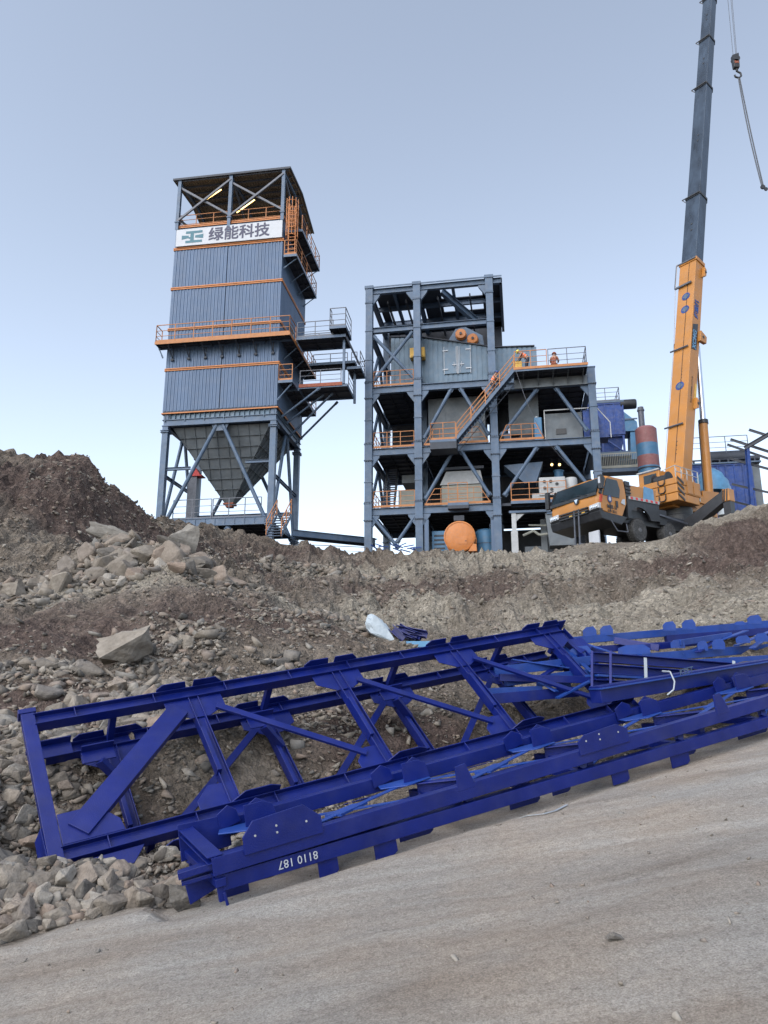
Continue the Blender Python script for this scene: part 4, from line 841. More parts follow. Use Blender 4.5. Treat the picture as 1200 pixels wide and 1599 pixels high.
for k in range(6): y = 2.8+k*.46; z = 1.955+(y-2.7)*.044; b = MB(); b.box(.081, .09, y, y+.2, z+.02, z+.15); b.build('red_mark', 'red', st_)
yb_('chassis', 'black', bw+.25, -.25, 2.5, 12.8, .55, 1.35); yb_('outrigger_box', 'black', bw, -.05, 5.6, 6.3, .7, 1.6); 
b = MB(); b.bar((.0, 5.5, 1.5), (.0, 9.5, 1.3), .06, .1); b.build('guard_bar', 'galv', cr)
def wheel(x, y, z, s):
    b = MB(); r = .67; pf = [(.36, -.24), (r-.08, -.24), (r-.01, -.17), (r, -.1), (r, .1), (r-.01, .17), (r-.08, .24), (.36, .24)]
    b.lathe(pf, (x, y, z), (s, 0, 0), 40); ty = b.build('wheel', 'rubber', cr, smooth=True)
    t = MB()
    for i in range(36):
        a = 2*math.pi*i/36
        for q in (-1, 1):
            a2 = a+(.08 if q > 0 else 0); c0 = Vector((x+s*.03*q, y+(r+.01)*math.cos(a2), z+(r+.01)*math.sin(a2))); c1 = Vector((x+s*.21*q, y+(r-.01)*math.cos(a2+.05), z+(r-.01)*math.sin(a2+.05)))
            t.bar(c0, c1, .05, .035, up=(0, math.cos(a2), math.sin(a2)))
    t.build('tread', 'rubber', ty)
    h = MB(); h.lathe([(.37, .1), (.35, .2), (.33, .12), (.2, .08), (.16, .2), (.12, .26), (.05, .27)], (x, y, z), (s, 0, 0), 28)
    for i in range(10): a = 2*math.pi*i/10; h.tube((x+s*.1, y+.25*math.cos(a), z+.25*math.sin(a)), (x+s*.15, y+.25*math.cos(a), z+.25*math.sin(a)), .025, 6)
    h.build('rim', 'rim', ty, smooth=True)
for y, z in ((3.6, .36), (6.5, .52), (9.4, .6), (11.0, .66)):
    for x, s in ((-.28, 1), (bw+.28, -1)): wheel(x, y, z, s)
# turntable and superstructure (boom points over the tail)
b = MB(); b.lathe([(1.0, 1.5), (1.0, 2.2), (.9, 2.25), (.9, 2.7)], (-1.4, 9.6, 0), (0, 0, 1), 32); b.build('turntable', 'black', cr, smooth=True)
up_ = MB()
up_.hexa([(-2.0, 8.3, 2.6), (-.8, 8.3, 2.6), (-.8, 13.2, 2.6), (-2.0, 13.2, 2.6), (-2.0, 8.3, 3.4), (-.8, 8.3, 3.4), (-.8, 13.2, 3.2), (-2.0, 13.2, 3.2)]); up_ = up_.build('upper_frame', 'crane', cr, bev=.03)
cwt = MB(); cs = [(0, 7.55), (-2.75, 7.55), (-2.75, 10.0), (0, 10.0)]
for k, (z0, z1) in enumerate(((2.72, 3.2), (3.22, 3.72), (3.74, 4.12))): cwt.box(-2.85, 0, 7.55, 8.5, z0, z1); cwt.box(-2.2, 0, 8.52, 10.1-.25*(k == 0), z0+.0, z1)
cwt = cwt.build('counterweight', 'crane', up_, bev=.04)
for k in range(3):
    for xx in (-.98,):
        b = MB(); z = 2.78+k*.5; b.path([(xx-.22, 7.5, z+.42), (xx-.22, 7.5, z+.12), (xx-.12, 7.5, z+.02), (xx+.12, 7.5, z+.02), (xx+.22, 7.5, z+.12), (xx+.22, 7.5, z+.42)], .035, 6); b.build('lifting_recess', 'black', cwt)
for z in (2.8, 3.15, 3.5, 3.85):
    b = MB(); b.plate([(.03, 7.62, z+.22), (.03, 7.62, z+.36), (.03, 8.25, z+.06), (.03, 8.25, z-.08)], .015); b.build('hazard_stripe', 'black', cwt)
for y in (8.6, 9.3): b = MB(); b.box(.01, .03, y, y+.6, 3.3, 4.0); b.build('side_hatch', 'crane', cwt); 
b = MB(); b.bar((.0, 7.6, 4.15), (0, 10.2, 4.15), .1, .04); 
rl = MB()
for (p, q) in (((-.05, 7.6, 4.15), (-.05, 10.0, 4.15)),):
    p = Vector(p); q = Vector(q)
    for h in (.35, .7): rl.bar(p+Vector((0, 0, h)), q+Vector((0, 0, h)), .035)
    for k in range(5): c = p.lerp(q, k/4); rl.bar(c, c+Vector((0, 0, .7)), .035)
    for k in range(4): rl.bar(p.lerp(q, k/4), p.lerp(q, (k+1)/4)+Vector((-.3, 0, .7)), .03)
rl.bar((-.05, 7.6, 4.85), (-1.0, 7.6, 4.7), .035); rl.bar((-.05, 10, 4.85), (-.05, 10, 3.0), .06); rl.build('guard_rail', 'offwhite', up_)
w_ = MB(); w_.lathe([(.45, -.5), (.45, -.45), (.3, -.45), (.3, .45), (.45, .45), (.45, .5)], (-1.4, 8.3, 4.35), (1, 0, 0), 20); w_.build('winch', 'black', up_)
# operator cab on the far side, ahead of the counterweight
oc = MB(); oc.hexa([(-2.8, 6.6, 2.75), (-2.0, 6.6, 2.75), (-2.0, 8.9, 2.75), (-2.8, 8.9, 2.75), (-2.8, 6.7, 4.3), (-2.0, 6.7, 4.3), (-2.0, 8.9, 4.4), (-2.8, 8.9, 4.4)])
p = K.pl(1003, 766, 1, 7.9); q = K.pl(1040, 742, 1, 7.9)
oc = MB(); oc.box(-3.25, -1.75, 8.6, 10.2, 3.4, 5.2); oc = oc.build('operator_cab', 'crane', up_, bev=.05)
b = MB(); b.box(-2.85, -1.95, 8.56, 8.6, 4.45, 5.0); b.build('cab_window', 'glass', oc); b = MB(); b.box(-3.3, -1.7, 8.5, 8.58, 5.2, 5.28); b.build('roof_strip', 'offwhite', oc)
b = MB()
for x in np.linspace(-5.0, -2.9, 6): b.bar((x, 7.3, 2.9), (x, 7.3, 3.7), .035)
b.bar((-5.0, 7.3, 3.7), (-2.9, 7.3, 3.85), .04); b.bar((-5, 7.3, 3.3), (-2.9, 7.3, 3.4), .035); b.build('side_rail', 'galv', up_)
b = MB(); b.box(-5.0, -2.6, 7.2, 7.9, 2.5, 2.8); b.build('catwalk', 'black', up_)
# rear outrigger towards the camera with jack
yo = 8.6
a = K.pl(1062, 802, 1, yo); e = K.pl(1136, 768, 1, yo)
og = MB(); og.hexa([(-.3, yo-.3, .75), (e.x, yo-.3, e.z-.55), (e.x, yo+.3, e.z-.55), (-.3, yo+.3, .75), (-.3, yo-.3, 1.6), (e.x, yo-.3, e.z+.12), (e.x, yo+.3, e.z+.12), (-.3, yo+.3, 1.6)]); og = og.build('outrigger', 'black', cr, bev=.03)
b = MB(); b.box(e.x-.2, e.x+.24, yo-.3, yo+.3, e.z-.6, e.z+.12); hb_ = b.build('outrigger_head', 'crane', og, bev=.03)
for k in range(3): b = MB(); b.plate([(e.x-.26+k*.15, yo-.31, e.z-.58), (e.x-.19+k*.15, yo-.31, e.z-.58), (e.x-.1+k*.15, yo-.31, e.z+.1), (e.x-.17+k*.15, yo-.31, e.z+.1)], .012); b.build('hazard_stripe', 'black', hb_)
b = MB(); b.box(e.x-.19, e.x+.22, yo-.24, yo+.24, e.z-1.8, e.z-.61); b.build('jack', 'black', og); b = MB(); b.lathe([(.45, 0), (.45, .1), (.15, .2)], (e.x, yo, e.z-1.85), (0, 0, 1), 20); b.build('jack_foot', 'offwhite', og)
# ---- boom
BX = -1.4
P0 = K.pl(1062, 742, 0, BX); Pt = None
best = None
for i in range(400):          # find the lean that carries the boom through its measured top
    lean = R(5+i*.06); d = Vector((0, math.sin(lean), math.cos(lean))); 
    for Lz in np.arange(36, 52, .5):
        w3 = K.W(P0+d*float(Lz)); u, v = pj(w3)
        if abs(v-0) < 8:
            er = abs(u-1110); 
            if best is None or er < best[0]: best = (er, lean, float(Lz))
LEAN = best[1]; BD = Vector((0, math.sin(LEAN), math.cos(LEAN))); BN = Vector((0, -math.cos(LEAN), math.sin(LEAN)))   # BN: back (top) face normal
P0 = P0-BD*1.2
def bpt(s, x=0, n=0): return P0+BD*s+Vector((1, 0, 0))*x+BN*n
def bsec(w_, h_): # back face flat, belly rounded
    a = w_/2; t = h_/2
    return [(-a, t), (a, t), (a, -t*.45), (a*.72, -t*.85), (a*.3, -t), (-a*.3, -t), (-a*.72, -t*.85), (-a, -t*.45)]
def bseg(name, m, s0, s1, w0, h0, par, w1=None, h1=None):
    w1 = w1 or w0; h1 = h1 or h0
    b = MB(); A_ = [bpt(s0, x, n) for x, n in bsec(w0, h0)]; B2 = [bpt(s1, x, n) for x, n in bsec(w1, h1)]; n = 8
    b.add(A_+B2, [tuple(range(n))[::-1], tuple(range(n, 2*n))]+[(i, (i+1) % n, n+(i+1) % n, n+i) for i in range(n)]); return b.build(name, m, par, bev=.02)
def s_at(v):  # distance along the boom whose picture row is v
    lo, hi = 0., 70.
    for _ in range(50):
        md = (lo+hi)/2
        if pj(K.W(bpt(md)))[1] > v: lo = md
        else: hi = md
    return lo
s1 = s_at(415); BW, BH = 1.26, 1.3
bo = bseg('boom', 'crane', .2, s1, BW, BH, cr)
b = MB()
cuts = [(s_at(415), s_at(312), 1.14, 1.2), (s_at(312), s_at(140), 1.02, 1.09), (s_at(140), s_at(66), .93, 1.0), (s_at(66), s_at(2), .85, .92)]
for k, (sa, sb2, w2, h2) in enumerate(cuts):
    sg_ = bseg('boom_section', 'boomd', sa-.5, sb2, w2, h2, bo)
    c = bseg('collar', 'black', sb2-.22, sb2-.02, w2+.1, h2+.1, sg_)
    b = MB(); b.bar(bpt(sb2-.1, -w2/2-.25, h2/2+.12), bpt(sb2-.1, w2/2, h2/2+.1), .06); b.bar(bpt(sb2-.1, -w2/2-.25, h2/2+.12), bpt(sb2-.4, -w2/2, h2/2), .05); b.build('rope_guide', 'black', sg_)
    b = MB(); mid = (sa+sb2)/2
    for q in (-.3, .3): b.lathe([(.07, 0), (.07, .02)], bpt(mid+q, .05, h2/2+.005), BN, 10)
    b.build('bolt_ports', 'black', sg_)
sT = s_at(2); sE = sT+12
e5 = bseg('boom_section', 'boomd', sT-.5, sE, .72, .78, bo)
b = MB(); b.plate([bpt(sE-.5, -.3, .5), bpt(sE+.9, -.3, .7), bpt(sE+1.3, -.3, -.9), bpt(sE+.4, -.3, -1.2), bpt(sE-.5, -.3, -.4)], .06); b.plate([bpt(sE-.5, .3, .5), bpt(sE+.9, .3, .7), bpt(sE+1.3, .3, -.9), bpt(sE+.4, .3, -1.2), bpt(sE-.5, .3, -.4)], .06)
b.lathe([(.35, -.25), (.3, -.2), (.3, .2), (.35, .25)], bpt(sE+.8, 0, -.8), (1, 0, 0), 20); b.build('boom_head', 'black', e5)
c = bseg('collar', 'crane', s1-.25, s1+.03, BW+.14, BH+.14, bo)
b = MB(); x = -BW/2-.22
b.bar(bpt(s1-.1, x, BH/2+.1), bpt(s1-.1, BW/2, BH/2+.12), .08); b.bar(bpt(s1-.1, x, BH/2+.1), bpt(s1-2.2, x, BH/2+.1), .06); b.bar(bpt(s1-2.2, x, BH/2+.1), bpt(s1-2.2, BW/2-.2, BH/2+.12), .12); b.build('rope_bracket', 'galv', bo)
for v in (552, 672):
    s = s_at(v); b = MB(); b.tube(bpt(s, -BW/2-.2, BH/2+.1), bpt(s, BW/2-.15, BH/2+.1), .06, 8); b.build('rope_roller', 'galv', bo)
b = MB(); s = s_at(537); b.lathe([(.3, -.08), (.3, .08)], bpt(s, -BW/2-.15, .1), (1, 0, 0), 20); b.tube(bpt(s_at(508), -BW/2, .2), bpt(s_at(508), -BW/2-.3, .2), .05); b.build('side_sheave', 'black', bo)
for v, m_ in ((471, 0), (491, 0), (610, 0)):
    s = s_at(v); b = MB(); c0 = bpt(s, .02, BH/2); n = 22; pts = [c0+Vector((1, 0, 0))*.31*math.cos(2*math.pi*i/n)+BD*.31*math.sin(2*math.pi*i/n)+BN*.012 for i in range(n)]; b.plate(pts, .012, BN); sg2 = b.build('round_sign', 'bluebox', bo)
    b = MB(); pts = [c0+Vector((1, 0, 0))*.24*math.cos(2*math.pi*i/4)+BD*.24*math.sin(2*math.pi*i/4)+BN*.024 for i in range(4)]; b.plate(pts, .012, BN); b.build('sign_diamond', 'steel', sg2)
b = MB(); b.bar(bpt(s_at(730), .05, BH/2+.02), bpt(s1-.3, .12, BH/2+.02), .022); 
for v in (583, 588, 593, 598, 603, 697, 703, 710, 716): b.lathe([(.03, 0), (.03, .02)], bpt(s_at(v), .1, BH/2+.005), BN, 8)
b.build('cable_line', 'black', bo)
# lettering on the flank
sx = BW/2+.012
b = MB(); q0, q1 = s_at(556), s_at(518); b.plate([bpt(q0, sx, BH*.44), bpt(q1, sx, BH*.44), bpt(q1+.35, sx, -.0), bpt(q0+.2, sx, -.0)], .015, (1, 0, 0)); pb = b.build('lettering_panel', 'black', bo)
text('lettering', 'XCMG', 'tarp', .52, bpt(s_at(553), sx+.012, .12), BD, BN, pb, .004, .015)
text('lettering', '起重机', 'bluebox', .5, bpt(s_at(505), sx+.004, .1), BD, BN, bo, .004, .02)
text('lettering', '0516-87688888 XCT110', 'black', .2, bpt(s_at(636), sx+.004, .2), BD, BN, bo, .003)
b = MB(); q0, q1 = s_at(640), s_at(603); b.plate([bpt(q0, sx, -.05), bpt(q1, sx, -.05), bpt(q1, sx, -.28), bpt(q0, sx, -.28)], .01, (1, 0, 0)); b.build('load_chart', 'yellow', bo)
for v in (529, 430, 633):
    s = s_at(v); b = MB(); b.plate([bpt(s-.5, sx+.12, -.05), bpt(s+.35, sx+.12, -.05), bpt(s+.2, sx+.12, -.75 if v == 529 else -.3), bpt(s-.35, sx+.12, -.75 if v == 529 else -.3)], .24, (1, 0, 0)); l_ = b.build('lug', 'crane', bo, bev=.02)
    b = MB(); b.lathe([(.1, 0), (.1, .02)], bpt(s-.05, sx+.245, -.2 if v != 529 else -.35), (1, 0, 0), 14); b.build('pin', 'black', l_)
# boom foot cheeks
b = MB()
for x in (-.72, .72): b.plate([bpt(-.9, x, -.9), bpt(-.9, x, .4), bpt(.6, x, .75), bpt(1.2, x, .2), bpt(.4, x, -.9)], .08, (1, 0, 0))
b.tube(bpt(0, -.9, 0), bpt(0, .9, 0), .15, 16); b.build('boom_foot', 'crane', up_)
# luffing cylinder
Ct = bpt(s_at(529)-.05, .0, -BH*.78); Cb = K.pl(1108, 775, 0, BX+.1)
cm = None
for i in range(200):
    t = i/199; w3 = K.W(Cb.lerp(Ct, t))
    if pj(w3)[1] < 662: cm = t; break
b = MB(); b.tube(Cb, Cb.lerp(Ct, cm), .27, 20); cy = b.build('luffing_cylinder', 'crane', up_, smooth=True)
b = MB(); b.tube(Cb.lerp(Ct, cm-.005), Cb.lerp(Ct, cm+.02), .32, 20); b.build('gland', 'black', cy, smooth=True); b = MB(); b.tube(Cb.lerp(Ct, cm+.01), Ct, .19, 20); b.build('piston_rod', 'chrome', cy, smooth=True)
b = MB(); b.tube(Cb.lerp(Ct, .05)+Vector((-.35, 0, 0)), Cb.lerp(Ct, cm)+Vector((-.33, 0, 0)), .04); b.build('hose', 'black', cy)
b = MB(); b.plate([Cb+Vector((-.45, -1.6, -.5)), Cb+Vector((-.45, .35, -.5)), Cb+Vector((-.45, .35, .2)), Cb+Vector((-.45, -1.6, .0))], .08, (1, 0, 0)); b.plate([Cb+Vector((.45, -1.6, -.5)), Cb+Vector((.45, .35, -.5)), Cb+Vector((.45, .35, .2)), Cb+Vector((.45, -1.6, .0))], .08, (1, 0, 0)); b.box(Cb.x-.6, Cb.x+.6, 10.2, Cb.y+.3, Cb.z-.9, Cb.z-.45); b.build('cylinder_bracket', 'crane', up_)
print('Cb', Cb)
# hoist rope along the boom back
b = MB(); b.path([bpt(2, -BW/2-.12, .6), bpt(s_at(537), -BW/2-.28, .3), bpt(s1-2.2, -BW/2-.18, .75), bpt(s1, -BW/2-.15, .8)], .016, 5); b.build('hoist_rope', 'ropel', bo)
# hook: hangs from the head
hd = K.W(bpt(sE+.8, 0, -1.1))
hk_uv = (1148, 88)
r_ = ray(*hk_uv); tt = hd.xy.length/Vector((r_.x, r_.y)).length; top = Vector((hd.x, hd.y, r_.z*tt))
print('HEAD', hd, 'hook ray', r_*tt, 'LEAN', math.degrees(LEAN), best, 'P0', P0)
hx = r_*tt
b = MB()
hkt = thing('hook_block', 'small dark hook block hanging on wire ropes right of the boom', 'hook', hx)
top_ = hd-hx
for dx in (-.22, .12, .25): b.path([(top_.x+dx, top_.y, top_.z), (dx*.7, 0, 0)], .022, 5)
b.build('wire_ropes', 'rope', hkt)
b = MB(); b.hexa([(-.28, -.2, -1.3), (.22, -.2, -1.3), (.22, .2, -1.3), (-.28, .2, -1.3), (-.32, -.2, 0), (.3, -.2, .25), (.3, .2, .25), (-.32, .2, 0)]); b.build('block', 'black', hkt, bev=.05); b = MB(); b.box(-.2, .15, -.22, -.2, -.9, -.5); b.build('block_mark', 'rust', hkt)
b = MB(); b.lathe([(.33, -.22), (.33, -.12), (.2, -.1), (.2, .1), (.33, .12), (.33, .22)], (0, 0, -.35), (0, 1, 0), 20); b.build('pulley', 'black', hkt)
b = MB(); b.tube((0, 0, -1.3), (0, 0, -1.6), .1); b.path([(0, 0, -1.6), (.3, 0, -1.8), (.32, 0, -2.1), (.1, 0, -2.3), (-.2, 0, -2.2), (-.25, 0, -2.0)], .08, 8); b.build('hook', 'black', hkt)
q = at(1191.5, 292, hx.y)-hx
slg = thing('chain_sling', 'pair of dark sling legs pulled sideways from the crane hook', 'sling', hx+Vector((.1, 0, -2.25)))
q = q-Vector((.1, 0, -2.25))
for k, (dx, bulge) in enumerate(((-.07, .12), (.07, .06))):
    b = MB(); pts = [Vector((dx*.8, 0, 0)).lerp(q+Vector((dx*.9, 0, 0)), t)+Vector((.5*math.sin(t*math.pi)*-1*bulge*2, 0, -.6*math.sin(t*math.pi)*bulge)) for t in np.linspace(0, 1, 14)]; b.path(pts, .06, 6); b.build('sling_leg', 'rope', slg)
b = MB(); b.lathe([(.2, -.06), (.2, .06)], q+Vector((.0, 0, 0)), (0, 1, 0), 12); b.lathe([(.16, -.05), (.16, .05)], q+Vector((.25, 0, -.2)), (0, 1, 0), 10); b.build('end_shackle', 'black', slg)

# ------------------------------------------------------------------ plant behind the frame building
G = Fr(C.W((15.6, 9.0, 0)), C.ang)
def gp(u, v, y=0): return G.pl(u, v, 1, y)
def gthing(name, label, cat, p, group=None): return thing(name, label, cat, G.W(p), G.ang, group)
def ribbed(par, name, m, x0, x1, y0, y1, z0, z1, n=5, d=.06):
    b = MB(); b.box(x0, x1, y0, y1, z0, z1)
    o = b.build(name, m, par); r = MB()
    for i in range(n+1): x = x0+(x1-x0)*i/n; r.box(x-.05, x+.05, y0-d, y0-.001, z0+.13, z1-.13)
    for z in (z0, z1-.12): r.box(x0-.05, x1+.05, y0-d-.003, y0-.002, z, z+.12)
    r.build('stiffeners', m, o); return o
a = gp(906, 682); c = gp(972, 628); o0 = Vector((a.x, 0, a.z)); X = lambda p: p-o0
bd = gthing('dust_collector', 'deep blue ribbed dust collector box with light blue duct, right of the frame building', 'dust collector', o0)
w_ = c.x-a.x; h_ = c.z-a.z
ribbed(bd, 'casing', 'bluebox', 0, w_, 0, 3.5, 0, h_, 5)
b = MB(); b.box(-.1, w_+.1, -.1, 3.6, h_+.01, h_+.15); b.build('roof_plate', 'steel', bd)
railing(bd, [[(0, 0, h_+.15), (w_-.2, 0, h_+.15)], [(w_-.2, 0, h_+.15), (w_-.2, 3, h_+.15)]], 'galv', 1.15, 1.3)
b = MB(); b.lathe([(.1, -.5), (.4, -.45), (.4, .7), (.35, .8), (.1, .8)], (w_+.3, .3, h_-.1), (1, 0, 0), 20); b.build('fan_drum', 'black', bd, smooth=True)
lz = X(gp(920, 708)).z
b = MB()
for x in (.6, w_*.5, w_-.1): b.bar((x, .1, lz), (x, .1, 0), .16)
b.bar((.6, .1, lz), (w_*.5, .1, -.1), .1); b.bar((w_*.5, .1, -.1), (w_-.1, .1, lz), .1); b.bar((.6, .1, -.05), (w_, .1, -.05), .14); b.build('leg_frame', 'bluebox', bd)
b = MB(); b.hexa([(.8, .5, lz+.1), (w_-.3, .5, lz+.1), (w_-.3, 3, lz+.1), (.8, 3, lz+.1), (.3, .3, -.02), (w_, .3, -.02), (w_, 3.2, -.02), (.3, 3.2, -.02)]); b.build('dust_hopper', 'bluebox', bd)
b = MB(); b.box(-.2, w_+.3, -.2, 3.4, lz-.4, lz-.02); b.build('base_beam', 'steel', bd)
dp = [X(gp(u, v)) for u, v in ((971, 640), (995, 658), (997, 672), (972, 673))]; b = MB(); b.plate([p+Vector((0, 1.0, 0)) for p in dp], 1.9, (0, 1, 0)); dd = b.build('duct', 'skyblue', bd)
dp = [X(gp(u, v)) for u, v in ((985, 673), (997, 673), (999, 716), (986, 716))]; b = MB(); b.plate([p+Vector((0, 1.0, 0)) for p in dp], 1.7, (0, 1, 0)); b.build('duct_drop', 'skyblue', bd)
dp = [X(gp(u, v)) for u, v in ((970, 698), (987, 708), (986, 716), (968, 716))]; b = MB(); b.plate([p+Vector((0, 1.2, 0)) for p in dp], 1.5, (0, 1, 0)); b.build('duct_elbow', 'skyblue', bd)
q = X(gp(972, 655)); b = MB(); b.box(q.x, q.x+1.15, -.04, -.0, q.z-.06, q.z+.06); b.build('duct_flange', 'steel', dd)
p = gp(936, 738, -1.5); q = gp(1003, 712, -1.5); ga = gthing('gallery', 'yellowish railed gallery deck behind the crane cab, below the dust collector', 'walkway', (p.x, -1.5, p.z))
b = MB(); b.box(0, q.x-p.x, 0, 1.2, 0, .3); b.build('deck', 'steel', ga); b = MB(); L_ = q.x-p.x
b.box(0, L_, -.03, 0, .3, .5); b.box(0, L_, -.03, 0, 1.42, 1.5)
for i in range(26): x = i*L_/25; b.box(x-.02, x+.02, -.03, 0, .5, 1.42)
b.build('railing', 'beige', ga)
p = gp(1003.5, 672, -2.5); q = gp(1004, 636, -2.5); ch = gthing('vent_pipe', 'plain grey vent pipe rising behind the banded tank', 'pipe', (p.x, -2.5, p.z-1))
b = MB(); b.lathe([(.22, 0), (.22, q.z-p.z+1)], (0, 0, 0), (0, 0, 1), 18); b.build('tube', 'galv', ch, smooth=True); b = MB(); b.lathe([(.27, 0), (.27, .12)], (0, 0, q.z-p.z+.7), (0, 0, 1), 18); b.build('collar', 'galv', ch)
p = gp(1015, 745, -4); q = gp(1013, 671, -4); r0 = abs(gp(1032, 700, -4).x-gp(998, 700, -4).x)/2; H_ = q.z-p.z+1.2
tk = gthing('banded_tank', 'upright round tank banded faded red and sky blue, behind the crane', 'tank', (p.x, -4, p.z-1.2))
zs = [0, H_*.40, H_*.57, H_*.76, H_]
for k in range(4): b = MB(); b.lathe([(r0, zs[k]), (r0, zs[k+1])], (0, 0, 0), (0, 0, 1), 36); b.build('band', ['skyblue', 'brick', 'skyblue', 'brick'][k], tk, smooth=True)
b = MB(); b.lathe([(r0+.05, H_*.36), (r0+.05, H_*.375)], (0, 0, 0), (0, 0, 1), 36); b.build('hoop', 'dark', tk); b = MB(); b.lathe([(r0*.99, H_), (r0*.8, H_+.15), (.05, H_+.2)], (0, 0, 0), (0, 0, 1), 30); b.build('lid', 'brick', tk)
# blue filter house at the right
p = gp(1076, 812, -2); q = gp(1186, 722, -2); fh = gthing('filter_house', 'long blue ribbed filter house with dark pipe on its roof, behind the crane boom', 'filter house', (p.x, -2, p.z))
w_ = q.x-p.x; h_ = q.z-p.z; ribbed(fh, 'casing', 'bluebox', 0, w_-.6, 0, 5, 0, h_, 8); b = MB(); b.box(w_-.58, w_, .1, 5, 0, h_-.1); b.build('end_wall', 'hopper', fh)
b = MB(); b.box(-.1, w_+.1, -.15, 5, h_+.01, h_+.12); b.build('roof_plate', 'steel', fh); b = MB(); b.lathe([(.1, 0), (.5, .02), (.5, 2.9), (.1, 2.92)], (1.7, .8, h_+.75), (1, 0, 0), 20); b.path([(4.6, .8, h_+.6), (5.6, .8, h_+.6)], .2, 10); b.build('roof_pipe', 'dark', fh, smooth=True)
b = MB()
for x in np.linspace(.2, w_-.2, 9): b.tube((x, .3, h_+.1), (x, .3, h_+.45), .08, 8)
b.path([(.1, .3, h_+.45), (w_-.1, .3, h_+.45)], .06); b.build('air_manifold', 'dark', fh)
railing(fh, [[(0, .1, h_+.9), (w_-.6, .1, h_+.9)]], 'galv', 1.3, 1.6, False)
# tarpaulin bundle
q = at(1113, 765, 50); tp = MB(); n = 20; rr = random.Random(5)
vs = []; 
for i in range(9):
    for j in range(n):
        a = 2*math.pi*j/n; e = i/8*math.pi/2; k = 1+rr.uniform(-.05, .05); vs.append((1.15*math.cos(a)*math.cos(e)*k, 1.0*math.sin(a)*math.cos(e)*k, 1.65*math.sin(e)*k-.2))
tp.add(vs, [(i*n+j, i*n+(j+1) % n, (i+1)*n+(j+1) % n, (i+1)*n+j) for i in range(8) for j in range(n)])
o = tp.build('tarpaulin_bundle', 'tarp', None, smooth=True); tag(o, 'light blue tarpaulin bundle behind the crane luffing cylinder', 'tarpaulin', loc=q+Vector((0, 0, 0)))
q = at(1134, 800, 46); o = MB(); o.lathe([(.5, 0), (.42, .3), (.2, .6), (.05, .75)], (0, 0, -.2), (0, 0, 1), 12); o = o.build('white_sack', 'bag', None, smooth=True); tag(o, 'small white sack beside the outrigger jack', 'sack', loc=q)
# unfinished steel frame at the right edge
Yf = 47.; f0 = at(1174, 800, Yf); sf = thing('unfinished_frame', 'dark unfinished steel frame with bare purlins at the right edge', 'steel frame', f0)
def fp(u, v, Y=Yf): return at(u, v, Y)-f0
for k, (u0, v0, u1, v1, ya, yb, ww, nm) in enumerate(((1176, 812, 1167, 700, 47, 47, .28, 'post'), (1163, 700, 1225, 664, 47, 45.5, .24, 'rafter'), (1170, 671, 1240, 693, 47.5, 46, .16, 'purlin'), (1141, 686, 1240, 718, 48, 46, .16, 'purlin'), (1136, 694, 1240, 730, 48, 46, .14, 'purlin'),
    (1140, 716, 1240, 743, 48, 46.2, .14, 'girt'), (1143, 756, 1240, 778, 48, 46.2, .13, 'girt'), (1146, 783, 1180, 792, 48, 47, .13, 'girt'))):
    b = MB(); b.H(fp(u0, v0, ya), fp(u1, v1, yb), ww*.7, ww, .03); b.build(nm, 'bluebox' if nm == 'post' else 'dark', sf)
b = MB(); p = fp(1200, 790, 44); b.H(fp(1232, 820, 45.5), fp(1224, 664, 45.5), .2, .28, .03); b.build('post', 'bluebox', sf)

